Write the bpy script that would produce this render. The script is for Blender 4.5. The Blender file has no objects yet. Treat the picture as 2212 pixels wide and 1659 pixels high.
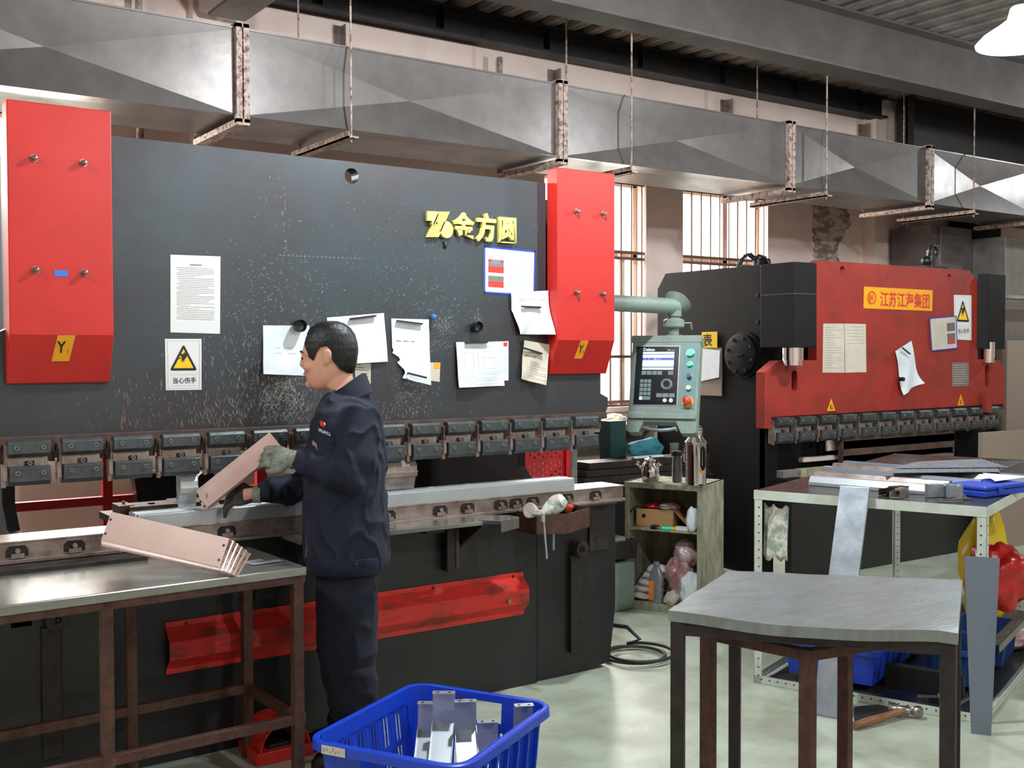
import bpy, bmesh, math, random
from mathutils import Vector, Matrix, geometry, noise
random.seed(7)
S = bpy.context.scene
COL = S.collection
V = Vector
# ------------------------------------------------------------------ camera
FPX, CW, CH, EYE = 2348.0, 2212, 1659, 1.60
ex = V((3394, 72.5, -FPX)).normalized()
ey = V((-1626, 59.5, -FPX)); ey = (ey - ex * ex.dot(ey)).normalized()
ez = ex.cross(ey)
RC = Matrix((ex, ey, ez))                      # camera axes -> world axes
cd = bpy.data.cameras.new('camera'); cam = bpy.data.objects.new('camera', cd)
COL.objects.link(cam); S.camera = cam
cd.sensor_width = 36; cd.lens = 36 * FPX / CW; cd.clip_start = .05; cd.clip_end = 200
cam.matrix_world = Matrix.Translation((0, 0, EYE)) @ RC.to_4x4()
# ------------------------------------------------------------------ look
S.view_settings.view_transform = 'Standard'
S.view_settings.look = 'None'
S.view_settings.gamma = 1
S.view_settings.use_curve_mapping = False
S.view_settings.exposure = 0.62
W = bpy.data.worlds.new('daylight'); S.world = W; W.use_nodes = True
bg = W.node_tree.nodes['Background']
bg.inputs[0].default_value = (1.0, .97, .94, 1); bg.inputs[1].default_value = 3.0
def lamp_light(name, loc, size, energy, color, rot=(0, 0, 0), sy=None):
    l = bpy.data.lights.new(name, 'AREA'); l.energy = energy; l.color = color
    if sy: l.shape = 'RECTANGLE'; l.size = size; l.size_y = sy
    else: l.shape = 'DISK'; l.size = size
    o = bpy.data.objects.new(name, l); COL.objects.link(o); o.location = loc; o.rotation_euler = rot
    return o
# daylight standing outside each window, shining in through it
WINS = [(-1.3, -.2), (.55, 1.75), (5.16, 6.24), (6.67, 7.75)]
WALLY, SILL, WTOP = 7.0, 1.16, 3.07
for i, (a, b) in enumerate(WINS):
    lamp_light('window_daylight', ((a + b) / 2, 8.1, 3.5), 1.6, (500, 620, 420, 320)[i], (1, .9, .86), (math.radians(-52), 0, 0), 2.2)
# ------------------------------------------------------------------ pixel -> point on a plane
def ray(px, py): return RC @ V((px - CW / 2, -(py - CH / 2), -FPX))
C0 = V((0, 0, EYE))
def onY(px, py, Y): d = ray(px, py); return C0 + d * (Y / d.y)
def onX(px, py, X): d = ray(px, py); return C0 + d * (X / d.x)
def onZ(px, py, Z): d = ray(px, py); return C0 + d * ((Z - EYE) / d.z)
# ------------------------------------------------------------------ materials
def lin(c): return tuple(((x / 255) / 12.92 if x / 255 <= .04045 else ((x / 255 + .055) / 1.055) ** 2.4) for x in c) + (1,)
MATS = {}
def mat(name, rgb, rough=.5, metal=0, rgb2=None, scale=6, bump=0, bscale=60, stretch=None, spec=.5, emit=0, alpha=1, trans=0, lo=.35, hi=.65, coat=0):
    m = bpy.data.materials.new(name); m.use_nodes = True; nt = m.node_tree; N = nt.nodes; L = nt.links
    b = N['Principled BSDF']; b.inputs['Base Color'].default_value = lin(rgb)
    b.inputs['Roughness'].default_value = rough; b.inputs['Metallic'].default_value = metal
    b.inputs['Specular IOR Level'].default_value = spec
    if coat: b.inputs['Coat Weight'].default_value = coat
    tc = N.new('ShaderNodeTexCoord'); mp = N.new('ShaderNodeMapping'); L.new(tc.outputs['Object'], mp.inputs[0])
    if stretch: mp.inputs['Scale'].default_value = stretch
    if rgb2:
        nz = N.new('ShaderNodeTexNoise'); nz.inputs['Scale'].default_value = scale; nz.inputs['Detail'].default_value = 8; nz.inputs['Roughness'].default_value = .65
        L.new(mp.outputs[0], nz.inputs['Vector'])
        cr = N.new('ShaderNodeValToRGB'); cr.color_ramp.elements[0].position = lo; cr.color_ramp.elements[1].position = hi
        cr.color_ramp.elements[0].color = lin(rgb); cr.color_ramp.elements[1].color = lin(rgb2)
        L.new(nz.outputs['Fac'], cr.inputs[0]); L.new(cr.outputs[0], b.inputs['Base Color'])
        mr = N.new('ShaderNodeMapRange'); mr.inputs['To Min'].default_value = max(0, rough - .08); mr.inputs['To Max'].default_value = min(1, rough + .1)
        L.new(nz.outputs['Fac'], mr.inputs[0]); L.new(mr.outputs[0], b.inputs['Roughness'])
    if bump:
        n2 = N.new('ShaderNodeTexNoise'); n2.inputs['Scale'].default_value = bscale; n2.inputs['Detail'].default_value = 4
        L.new(mp.outputs[0], n2.inputs['Vector'])
        bp = N.new('ShaderNodeBump'); bp.inputs['Strength'].default_value = bump; bp.inputs['Distance'].default_value = .01
        L.new(n2.outputs['Fac'], bp.inputs['Height']); L.new(bp.outputs[0], b.inputs['Normal'])
    if emit: b.inputs['Emission Color'].default_value = lin(rgb); b.inputs['Emission Strength'].default_value = emit
    if alpha < 1: b.inputs['Alpha'].default_value = alpha
    if trans: b.inputs['Transmission Weight'].default_value = trans
    MATS[name] = m
    return m
mat('plaster', (242, 220, 210), .9, 0, (228, 204, 194), 1.3, .15, 8)
mat('bare_brick', (206, 190, 176), .95, 0, (140, 122, 110), 5, .6, 14, stretch=(1, 1, 2.2), lo=.46, hi=.54)
mat('concrete_floor', (188, 197, 180), .32, 0, (158, 162, 140), 3.2, .08, 40, lo=.4, hi=.66)
mat('steel_deck', (158, 148, 142), .5, .3, (116, 108, 104), 5)
mat('beam_paint', (104, 97, 94), .5, .2, (86, 80, 78), 3, .06, 20)
mat('dark_beam', (42, 40, 40), .6, .1, (30, 29, 30), 4)
mat('galvanised', (116, 110, 108), .36, .5, (98, 93, 91), 5, .04, 26)
mat('rusty_angle', (176, 158, 148), .7, .2, (104, 72, 58), 30, .2, 60, lo=.45, hi=.62)
mat('red_paint', (206, 40, 32), .4, 0, (190, 34, 29), 3, spec=.5)
mat('red_fence', (206, 30, 36), .45)
mat('scuffed_red', (208, 42, 34), .45, 0, (128, 48, 34), 7, stretch=(1, 1, 3.5), lo=.5, hi=.66)
mat('dusty_red', (158, 44, 32), .55, 0, (126, 38, 30), 4, .04, 60, lo=.4, hi=.7)
mat('dark_ram', (66, 77, 82), .42, .62, (64, 58, 60), .9, .03, 90, spec=.7)
mat('dark_base', (34, 37, 36), .42, .1, (26, 25, 25), 2.6, .05, 60)
mat('black_paint', (17, 15, 17), .6, 0, (12, 11, 12), 3, .04, 50, spec=.25)
mat('scratch', (196, 192, 180), .45, .3)
mat('rust_scratch', (134, 98, 84), .7)
mat('rust_edge', (98, 76, 64), .65, .3, (66, 50, 42), 14, .1, 60)
mat('clamp_steel', (84, 89, 91), .36, .5, (60, 64, 66), 18, .12, 110)
mat('clamp_dark', (46, 46, 46), .5, .4)
mat('bare_steel', (176, 164, 158), .34, .7, (128, 112, 104), 12, .05, 80)
mat('bright_steel', (196, 203, 206), .3, .55, (178, 184, 188), 2.5)
mat('bolt_ring', (138, 144, 146), .3, .7)
mat('chrome', (230, 226, 226), .07, 1)
mat('bolt_steel', (150, 146, 140), .3, .9)
mat('yellow_paint', (236, 222, 118), .5)
mat('orange_yellow', (240, 168, 22), .5)
mat('sign_yellow', (248, 204, 30), .5)
mat('ink_black', (22, 20, 22), .5)
mat('print_grey', (122, 126, 132), .8)
mat('print_faint', (176, 182, 188), .8)
mat('paper', (232, 238, 242), .7, 0, (218, 226, 234), 5, .25, 9)
mat('old_paper', (214, 206, 190), .75, 0, (198, 188, 170), 4)
mat('blue_frame', (36, 66, 196), .4)
mat('blue_tape', (60, 120, 214), .5)
mat('red_print', (214, 52, 44), .6)
mat('green_print', (150, 190, 160), .7)
mat('sign_white', (232, 232, 230), .4)
mat('magnet_black', (26, 25, 27), .35)
mat('controller_grey', (142, 160, 150), .5, 0, (128, 144, 136), 6, .03, 80)
mat('controller_panel', (96, 142, 150), .45)
mat('glass_black', (18, 24, 30), .18)
mat('screen', (222, 232, 255), .4, emit=1.0)
mat('screen_bar', (40, 66, 170), .4, emit=.5)
mat('key_grey', (112, 128, 130), .5)
mat('green_button', (0, 190, 130), .3, emit=.35)
mat('red_button', (204, 60, 44), .4)
mat('cream', (228, 220, 180), .4)
mat('rusty_frame', (96, 62, 50), .6, .35, (66, 46, 40), 22, .2, 90)
mat('dark_frame', (60, 54, 52), .5, .5, (44, 38, 37), 18, .15, 90)
mat('table_steel', (164, 164, 158), .19, .7, (122, 120, 116), 3, .04, 14, stretch=(.6, 3, 1))
mat('worn_sheet', (150, 161, 164), .34, .45, (124, 124, 120), 7, .12, 24, stretch=(1, 3.2, 1), lo=.3, hi=.72)
mat('aluminium', (160, 168, 176), .34, .5, (134, 142, 150), 10, .08, 30)
mat('grey_sheet', (118, 128, 142), .4, .3)
mat('pink_lit_sheet', (214, 190, 180), .34, .6, (200, 174, 164), 4)  # steel strips; the pink light on them is put into the colour
mat('white_rack', (206, 214, 204), .5, 0, (186, 192, 180), 8)
mat('rack_top', (92, 92, 92), .25, .6, (64, 66, 68), 6)
mat('shelf_green', (160, 158, 134), .6, 0, (104, 100, 82), 6, .1, 40, stretch=(3, 3, 1), lo=.42, hi=.68)
mat('blue_plastic', (22, 66, 196), .34, spec=.5)
mat('tray_blue', (28, 62, 176), .45)
mat('box_blue', (20, 62, 120), .5)
mat('cardboard', (176, 136, 92), .8)
mat('silver_bottle', (140, 146, 150), .3, .5)
mat('orange_label', (220, 120, 40), .6)
mat('rag', (206, 200, 190), .9, 0, (176, 168, 160), 20, .4, 60)
mat('rag_green', (150, 166, 152), .9, 0, (220, 218, 204), 16, .4, 60, lo=.45, hi=.55)
mat('plastic_bag', (196, 180, 180), .25, 0, (150, 84, 84), 9, .5, 22)
mat('red_bag', (206, 34, 26), .3, 0, (170, 20, 20), 9, .5, 20)
mat('yellow_bag', (232, 200, 30), .4)
mat('glass', (235, 240, 242), .05, 0, trans=.95)
mat('black_plastic', (22, 22, 24), .4)
mat('teal_box', (12, 50, 47), .6)
mat('teal_cloth', (36, 112, 122), .7)
mat('wood', (150, 104, 66), .55, 0, (112, 76, 48), 14, stretch=(1, 6, 6))
mat('skin', (224, 172, 148), .5, 0, (214, 154, 130), 6)
mat('zinc', (186, 192, 198), .3, .6)
mat('hair', (11, 10, 12), .4, 0, (24, 22, 24), 60, .25, 260, stretch=(1, 1, .2), spec=.4)
mat('navy', (17, 24, 46), .85, 0, (13, 18, 36), 5, .5, 16)
mat('navy_trousers', (13, 17, 34), .9, 0, (10, 13, 26), 5, .5, 14)
mat('glove', (150, 158, 144), .9, 0, (104, 108, 100), 30, .4, 90)
mat('glove_dark', (74, 72, 66), .9, 0, (44, 36, 34), 24, .4, 90)
mat('brown_leather', (96, 58, 48), .7)
mat('glowing_shade', (235, 240, 240), .4, emit=.9)  # bulb light through the shade is put in as emission
mat('lamp_glow', (255, 255, 250), .4, emit=12)
mat('exterior', (236, 240, 236), .9, 0, (222, 232, 216), 3)
mat('window_frame', (214, 196, 182), .5)
mat('window_bar', (110, 84, 74), .6)
mat('cabinet_grey', (138, 132, 128), .4, .4, (116, 110, 106), 3)
mat('cable_black', (34, 34, 34), .5)
mat('beige_board', (150, 134, 120), .8)
def pane_mat():            # thin clear glazing: lets daylight straight through, with a faint gloss
    m = bpy.data.materials.new('window_glazing'); m.use_nodes = True; nt = m.node_tree; N = nt.nodes; N.remove(N['Principled BSDF'])
    t = N.new('ShaderNodeBsdfTransparent'); t.inputs[0].default_value = (.93, .95, .94, 1); g = N.new('ShaderNodeBsdfGlossy'); g.inputs['Roughness'].default_value = .05
    mx = N.new('ShaderNodeMixShader'); mx.inputs[0].default_value = .06; nt.links.new(t.outputs[0], mx.inputs[1]); nt.links.new(g.outputs[0], mx.inputs[2]); nt.links.new(mx.outputs[0], N['Material Output'].inputs[0]); MATS['window_glazing'] = m
pane_mat()
# ------------------------------------------------------------------ mesh builder
class MB:
    def __init__(s): s.v = []; s.f = []; s.m = []
    def add(s, vs, fs, mi=0):
        o = len(s.v); s.v += [V(p) for p in vs]
        for f in fs: s.f.append(tuple(i + o for i in f)); s.m.append(mi)
        return s
    def box(s, a, b, mi=0):
        x0, y0, z0 = (min(a[i], b[i]) for i in range(3)); x1, y1, z1 = (max(a[i], b[i]) for i in range(3))
        return s.add([(x0, y0, z0), (x1, y0, z0), (x1, y1, z0), (x0, y1, z0), (x0, y0, z1), (x1, y0, z1), (x1, y1, z1), (x0, y1, z1)],
                     [(0, 3, 2, 1), (4, 5, 6, 7), (0, 1, 5, 4), (1, 2, 6, 5), (2, 3, 7, 6), (3, 0, 4, 7)], mi)
    def obox(s, o, u, v, w, mi=0):       # corner o, three edge vectors
        o, u, v, w = V(o), V(u), V(v), V(w)
        p = [o, o + u, o + u + v, o + v]; p += [q + w for q in p]
        fs = [(0, 3, 2, 1), (4, 5, 6, 7), (0, 1, 5, 4), (1, 2, 6, 5), (2, 3, 7, 6), (3, 0, 4, 7)]
        if u.cross(v).dot(w) < 0: fs = [f[::-1] for f in fs]
        return s.add(p, fs, mi)
    def bar(s, a, b, w, h, up=(0, 0, 1), mi=0):   # rectangular bar centred on a-b
        a, b = V(a), V(b); d = (b - a).normalized(); up = V(up)
        if abs(d.dot(up)) > .99: up = V((0, 1, 0))
        r = d.cross(up).normalized(); u = r.cross(d).normalized()
        return s.obox(a - r * w / 2 - u * h / 2, r * w, u * h, b - a, mi)
    def prism(s, loop, d, mi=0, mi2=None):  # 3D planar loop extruded by d
        d = V(d); n = len(loop); loop = [V(p) for p in loop]
        tri = geometry.tessellate_polygon([loop])
        nrm = V((0, 0, 0))
        for i in range(n): nrm += loop[i].cross(loop[(i + 1) % n])
        flip = nrm.dot(d) > 0
        vs = loop + [p + d for p in loop]
        for t in tri:
            a, b, c = loop[t[0]], loop[t[1]], loop[t[2]]
            tn = (b - a).cross(c - a)
            same = tn.dot(d) > 0
            s.add([a, b, c], [(0, 2, 1) if same else (0, 1, 2)], mi)
            s.add([a + d, b + d, c + d], [(0, 1, 2) if same else (0, 2, 1)], mi if mi2 is None else mi2)
        fs = [(i, (i + 1) % n, n + (i + 1) % n, n + i) for i in range(n)]
        if not flip: fs = [f[::-1] for f in fs]
        return s.add(vs, fs, mi)
    def plate(s, loops, fn, th, mi=0):     # loops of 2D points (first outer, rest holes), fn(u,v,w)->3D
        l3 = [[V((p[0], p[1], 0)) for p in l] for l in loops]
        flat = [p for l in l3 for p in l]
        tri = geometry.tessellate_polygon(l3)
        n = len(flat)
        vs = [fn(p.x, p.y, 0) for p in flat] + [fn(p.x, p.y, th) for p in flat]
        fs = []
        for t in tri: fs.append(t); fs.append(tuple(i + n for i in t[::-1]))
        o = 0
        for l in l3:
            k = len(l)
            for i in range(k): a, b = o + i, o + (i + 1) % k; fs.append((a, b, b + n, a + n))
            o += k
        return s.add(vs, fs, mi)
    def cyl(s, a, b, r, r2=None, n=20, mi=0, caps=True):
        a, b = V(a), V(b); r2 = r if r2 is None else r2
        d = (b - a).normalized(); t = V((0, 0, 1)) if abs(d.z) < .9 else V((1, 0, 0))
        u = d.cross(t).normalized(); w = d.cross(u)
        vs = []
        for c, q in ((a, r), (b, r2)):
            for i in range(n): an = 2 * math.pi * i / n; vs.append(c + (u * math.cos(an) + w * math.sin(an)) * q)
        fs = [(i, (i + 1) % n, n + (i + 1) % n, n + i)[::-1] for i in range(n)]
        if caps: fs += [tuple(range(n)), tuple(range(2 * n - 1, n - 1, -1))]
        return s.add(vs, [f[::-1] for f in fs], mi)
    def lathe(s, o, prof, n=28, mi=0, ax=(0, 0, 1)):
        o = V(o); d = V(ax).normalized(); t = V((0, 0, 1)) if abs(d.z) < .9 else V((1, 0, 0))
        u = d.cross(t).normalized(); w = d.cross(u); vs = []
        for r, z in prof:
            for i in range(n): an = 2 * math.pi * i / n; vs.append(o + d * z + (u * math.cos(an) + w * math.sin(an)) * max(r, 1e-4))
        fs = []
        for k in range(len(prof) - 1):
            for i in range(n): fs.append((k * n + i, k * n + (i + 1) % n, (k + 1) * n + (i + 1) % n, (k + 1) * n + i))
        fs.append(tuple(range(n))[::-1]); fs.append(tuple((len(prof) - 1) * n + i for i in range(n)))
        return s.add(vs, fs, mi)
    def loft(s, rings, n=24, mi=0, p=2.0):   # rings: (centre, uvec, vvec) ellipses
        vs = []
        for c, u, w in rings:
            c, u, w = V(c), V(u), V(w)
            for i in range(n):
                an = 2 * math.pi * i / n; ca, sa = math.cos(an), math.sin(an)
                if p != 2: ca = math.copysign(abs(ca) ** (2 / p), ca); sa = math.copysign(abs(sa) ** (2 / p), sa)
                vs.append(c + u * ca + w * sa)
        fs = []
        for k in range(len(rings) - 1):
            for i in range(n): fs.append((k * n + i, k * n + (i + 1) % n, (k + 1) * n + (i + 1) % n, (k + 1) * n + i))
        fs.append(tuple(range(n))[::-1]); fs.append(tuple((len(rings) - 1) * n + i for i in range(n)))
        return s.add(vs, fs, mi)
    def tube(s, pts, r, n=12, mi=0, sq=None):   # tapered tube; r a number or list
        pts = [V(p) for p in pts]; k = len(pts); rs = r if isinstance(r, (list, tuple)) else [r] * k
        up = None; rings = []
        for i, p in enumerate(pts):
            d = (pts[min(i + 1, k - 1)] - pts[max(i - 1, 0)]).normalized()
            if up is None: up = V((0, 0, 1)) if abs(d.z) < .85 else V((1, 0, 0))
            u = d.cross(up).normalized(); w = u.cross(d).normalized(); up = w
            q = sq if sq else 1
            rings.append((p, u * rs[i], w * rs[i] * q))
        return s.loft(rings, n, mi)
    def ball(s, c, r, n=20, mi=0, sc=(1, 1, 1), ax=None):
        c = V(c); rings = []
        U, Vv, Wd = ax if ax else (V((1, 0, 0)), V((0, 1, 0)), V((0, 0, 1)))
        for k in range(1, n // 2):
            t = math.pi * k / (n // 2)
            rings.append((c + Wd * (-math.cos(t) * r * sc[2]), U * math.sin(t) * r * sc[0], Vv * math.sin(t) * r * sc[1]))
        return s.loft(rings, n, mi)
    def ringtorus(s, c, R, r, ax=(0, 1, 0), n=20, k=8, mi=0):
        d = V(ax).normalized(); t = V((0, 0, 1)) if abs(d.z) < .9 else V((1, 0, 0)); u = d.cross(t).normalized(); w = d.cross(u); c = V(c)
        vs = []; fs = []
        for i in range(n):
            a = 2 * math.pi * i / n; e = u * math.cos(a) + w * math.sin(a)
            for j in range(k): b = 2 * math.pi * j / k; vs.append(c + e * (R + r * math.cos(b)) + d * r * math.sin(b))
        for i in range(n):
            for j in range(k): fs.append((i * k + j, i * k + (j + 1) % k, ((i + 1) % n) * k + (j + 1) % k, ((i + 1) % n) * k + j))
        return s.add(vs, fs, mi)
    def text(s, body, o, ux, uz, h, ext=0, bold=0, mi=0, nrm=None, align='LEFT', sx=1.0):
        c = bpy.data.curves.new('lettering', 'FONT'); c.body = body; c.size = 1; c.extrude = 0; c.offset = bold; c.align_x = align
        c.resolution_u = 3
        t = bpy.data.objects.new('lettering', c); COL.objects.link(t)
        bpy.context.view_layer.update()
        me = bpy.data.meshes.new_from_object(t.evaluated_get(bpy.context.evaluated_depsgraph_get()))
        ux, uz, o = V(ux).normalized(), V(uz).normalized(), V(o); nn = V(nrm) if nrm else ux.cross(uz)
        base = [o + ux * (p.co.x * h * sx) + uz * (p.co.y * h) for p in me.vertices]
        bm = bmesh.new(); bm.from_mesh(me)
        if ext:
            n = len(base); fs = []
            vs = base + [p + nn * ext for p in base]
            bm.verts.ensure_lookup_table()
            for f in bm.faces: fs.append(tuple(v.index + n for v in f.verts)); fs.append(tuple(v.index for v in f.verts)[::-1])
            for e in bm.edges:
                if len(e.link_faces) == 1:
                    a, b = e.verts[0].index, e.verts[1].index; fs.append((a, b, b + n, a + n))
            s.add(vs, fs, mi)
        else: s.add(base, [tuple(v.index for v in f.verts) for f in bm.faces], mi)
        bm.free(); bpy.data.objects.remove(t); bpy.data.curves.remove(c); bpy.data.meshes.remove(me)
        return s
    def build(s, name, mats, parent=None, label=None, smooth=False, bevel=0, fixn=True, weld=True):
        me = bpy.data.meshes.new(name); me.from_pydata([tuple(p) for p in s.v], [], s.f)
        if isinstance(mats, str): mats = [mats]
        for m in mats: me.materials.append(MATS[m])
        me.polygons.foreach_set('material_index', s.m)
        bm = bmesh.new(); bm.from_mesh(me)
        if weld: bmesh.ops.remove_doubles(bm, verts=bm.verts, dist=1e-5)
        if fixn: bmesh.ops.recalc_face_normals(bm, faces=bm.faces)
        bm.to_mesh(me); bm.free()
        o = bpy.data.objects.new(name, me); COL.objects.link(o)
        if smooth:
            me.polygons.foreach_set('use_smooth', [True] * len(me.polygons))
            try: me.set_sharp_from_angle(angle=math.radians(smooth if smooth is not True else 40))
            except Exception: pass
        if bevel:
            b = o.modifiers.new('bevel', 'BEVEL'); b.width = bevel; b.segments = 2; b.limit_method = 'ANGLE'; b.angle_limit = math.radians(40)
        if parent is not None: put(o, parent)
        if label: o['label'] = label
        return o
WORLD = {}
def put(o, parent):
    o.parent = parent
    o.matrix_parent_inverse = world(parent).inverted()
def world(o):
    m = Matrix.Translation(o.location) @ o.rotation_euler.to_matrix().to_4x4()
    return (world(o.parent) @ o.matrix_parent_inverse @ m) if o.parent else m
def thing(name, label, cat, loc=(0, 0, 0), group=None):
    o = bpy.data.objects.new(name, None); COL.objects.link(o); o.location = loc; o.empty_display_size = .1
    return tag(o, label, cat, group)
def tag(o, label, cat, group=None, kind=None):
    o['label'] = label; o['category'] = cat
    if group: o['group'] = group
    if kind: o['kind'] = kind
    return o
def struct(o): o['kind'] = 'structure'; return o
def copy_tree(o, parent=None):
    c = o.copy(); COL.objects.link(c)
    if parent is not None:
        inv = o.matrix_parent_inverse.copy(); c.parent = parent; c.matrix_parent_inverse = inv
    for ch in list(o.children): copy_tree(ch, c)
    return c
XZ = lambda Y: (lambda u, v, w: V((u, Y + w, v)))
def circ(cx, cz, r, n=20): return [(cx + r * math.cos(2 * math.pi * i / n), cz + r * math.sin(2 * math.pi * i / n)) for i in range(n)]
def pxl(pts, Y): return [(lambda q: (q.x, q.z))(onY(a, b, Y)) for a, b in pts]
def hexbolt(mb, c, d, r=.012, h=.012, mi=0, mi2=None):   # socket-head screw
    c, d = V(c), V(d).normalized()
    mb.cyl(c, c + d * h, r, n=14, mi=mi)
    if mi2 is not None: mb.cyl(c + d * h * 1.001, c + d * (h + .0006), r * .5, n=6, mi=mi2)
# ================================================================== room
DECKZ = 4.13
X0, X1, YB = -4.0, 15.0, -4.0
f = MB().box((X0, YB, -.1), (X1, WALLY + .25, 0)).build('floor', 'concrete_floor'); struct(f)
w = MB()
w.plate([[(X0, 0), (X1, 0), (X1, 4.4), (X0, 4.4)]] + [[(a, SILL), (b, SILL), (b, WTOP), (a, WTOP)] for a, b in WINS], XZ(WALLY), .25)
struct(w.build('wall_back', 'plaster'))
struct(MB().box((X0 - .2, YB, 0), (X0, WALLY + .25, 4.4)).build('wall_left', 'plaster'))
struct(MB().box((X1, YB, 0), (X1 + .2, WALLY + .25, 4.4)).build('wall_right', 'plaster'))
struct(MB().box((X0, YB - .2, 0), (X1, YB, 4.4)).build('wall_front', 'plaster'))
# profiled steel deck, ribs running front to back
prof = []; x = X0
while x < X1:
    prof += [(x, DECKZ), (x + .09, DECKZ), (x + .115, DECKZ + .055), (x + .175, DECKZ + .055)]; x += .2
d = MB(); vs = []
for px_, pz_ in prof: vs += [(px_, YB, pz_), (px_, WALLY, pz_)]
d.add(vs, [(2 * i, 2 * i + 1, 2 * i + 3, 2 * i + 2) for i in range(len(prof) - 1)])
for i, (px_, pz_) in enumerate(prof):             # stiffening swages pressed along each rib side
    if i % 4 == 0:
        for q in (.03, .06): d.box((px_ + q - .004, YB, pz_ - .004), (px_ + q + .004, WALLY, pz_ + .001))
d.box((X0, YB, DECKZ + .2), (X1, WALLY + .25, DECKZ + .3))
struct(d.build('ceiling', 'steel_deck', fixn=False))
# shallow blockwork pier between the windows and the deep column further along
struct(MB().box((2.31, WALLY - .1, 0), (4.5, WALLY, 3.9)).build('trim_1', 'plaster'))
a, b = onY(1892, 260, 6.85).x, onY(1942, 260, 6.85).x
struct(MB().box((a, WALLY - .15, 0), (b, WALLY, DECKZ)).build('trim_2', 'plaster'))
a, b = onY(1758, 500, WALLY - .01).x, onY(1822, 500, WALLY - .01).x
mb = MB()
rp = []
for i in range(40):
    t = i / 40; rp.append((a + random.uniform(-.02, .03), 2.1 + .95 * (1 - t)))
for i in range(40):
    t = i / 40; rp.append((b + .1 * math.sin(t * 9) + random.uniform(-.03, .03), 2.1 + .95 * t))
mb.plate([rp], XZ(WALLY - .012), .014)
struct(mb.build('trim_3', 'bare_brick'))
# windows: reveal, sliding sashes, glass, security bars
for i, (a, b) in enumerate(WINS):
    root = bpy.data.objects.new('window_%d' % (i + 1), None); COL.objects.link(root); root.location = (a, WALLY, SILL); struct(root)
    m = MB(); y0, y1 = WALLY + .12, WALLY + .17; t = .045
    m.box((a, y0, SILL), (a + t, y1, WTOP)); m.box((b - t, y0, SILL), (b, y1, WTOP)); m.box((a, y0, WTOP - t), (b, y1, WTOP)); m.box((a, y0, SILL), (b, y1, SILL + t))
    zt = SILL + (WTOP - SILL) * .68
    m.box((a, y0, zt - .03), (b, y1, zt + .03))
    c = (a + b) / 2 + .1; m.box((c - .03, y0, SILL), (c + .03, y1, WTOP)); m.box((c + .22, y0 - .03, SILL), (c + .28, y0 + .01, zt))
    m.build('window_frame', 'window_frame', root, bevel=.004)
    g = MB().box((a + t, y0 + .02, SILL + t), (b - t, y0 + .026, WTOP - t)).build('window_pane', 'window_glazing', root)
    m = MB(); k = 9; yb = WALLY + .03
    for j in range(k + 1):
        xx = a + .02 + (b - a - .04) * j / k; m.box((xx - .006, yb, SILL), (xx + .006, yb + .012, WTOP))
    for zz in (SILL + .04, SILL + .42, SILL + .9, zt - .05, zt + .0, WTOP - .03): m.box((a, yb - .008, zz - .012), (b, yb + .0, zz + .012))
    m.build('security_bars', 'window_bar', root)
    MB().box((a - .03, WALLY - .05, SILL - .04), (b + .03, WALLY + .12, SILL)).build('window_sill', 'plaster', root)
# ground and pale wall seen outside
tag(MB().box((X0 - 6, WALLY + .3, -.2), (X1 + 6, WALLY + 30, -.1)).build('yard_ground', 'exterior'), 'pale sunlit yard ground outside the barred windows', 'ground')
# conduits on the wall
for px_, lab, r in ((303, 'thin brown conduit running down the wall above the dark machine, near the left red cover', .022), (1080, 'thin brown conduit running down the wall just left of the right red cover', .022)):
    c = onY(px_, 300, WALLY - .13).x
    m = MB().cyl((c, WALLY - .13, .4), (c, WALLY - .13, 3.85), r, n=12)
    for z in (1.0, 2.2, 3.4): m.box((c - .04, WALLY - .15, z), (c + .04, WALLY - (.1 if 2.31 < c < 4.5 else 0), z + .03))
    tag(m.build('wall_conduit', 'rusty_angle', smooth=True), lab, 'pipe')
for a, b, lab in ((1957, 1962, 'narrow dark-edged conduit on the wall right of the peeled plaster patch'), (1996, 2008, 'yellowish wall pipe beside the grey vertical duct')):
    q, r = onY(a, 500, WALLY - .08).x, onY(b, 500, WALLY - .08).x
    m = MB().cyl(((q + r) / 2, WALLY - .08, 0), ((q + r) / 2, WALLY - .08, 3.3), (r - q) / 2, n=14)
    for z in (1.0, 2.6): m.box((q - .03, WALLY - .1, z), (r + .03, WALLY, z + .03))
    tag(m.build('wall_conduit', 'plaster', smooth=True), lab, 'pipe')
# ------------------------------------------------------------------ roof steel
def ibeam_x(x0, x1, yc, z0, z1, fw, tf=.018, tw=.012):
    m = MB(); m.box((x0, yc - fw / 2, z0), (x1, yc + fw / 2, z0 + tf)); m.box((x0, yc - fw / 2, z1 - tf), (x1, yc + fw / 2, z1)); m.box((x0, yc - tw / 2, z0 + tf), (x1, yc + tw / 2, z1 - tf)); return m
struct(ibeam_x(X0, X1, 5.3, 3.69, 4.125, .22).build('trim_4', 'beam_paint'))
m = ibeam_x(1.86, 9.2, 6.84, 3.925, 4.125, .16)
for k in range(8):
    c = 2.2 + k * .95; m.box((c, 6.77, 3.94), (c + .012, 6.835, 4.11))
    for z in (3.97, 4.02, 4.07): m.cyl((c + .03, 6.834, z), (c + .03, 6.82, z), .01, n=6)
struct(m.build('trim_5', 'dark_beam'))
m = MB(); m.box((2.36, 5.42, 3.74), (2.6, 6.76, 3.76)); m.box((2.36, 5.42, 4.1), (2.6, 6.76, 4.12)); m.box((2.474, 5.42, 3.75), (2.486, 6.76, 4.11))
struct(m.build('trim_6', 'beam_paint'))
a = onY(1946, 260, 6.7).x
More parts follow.
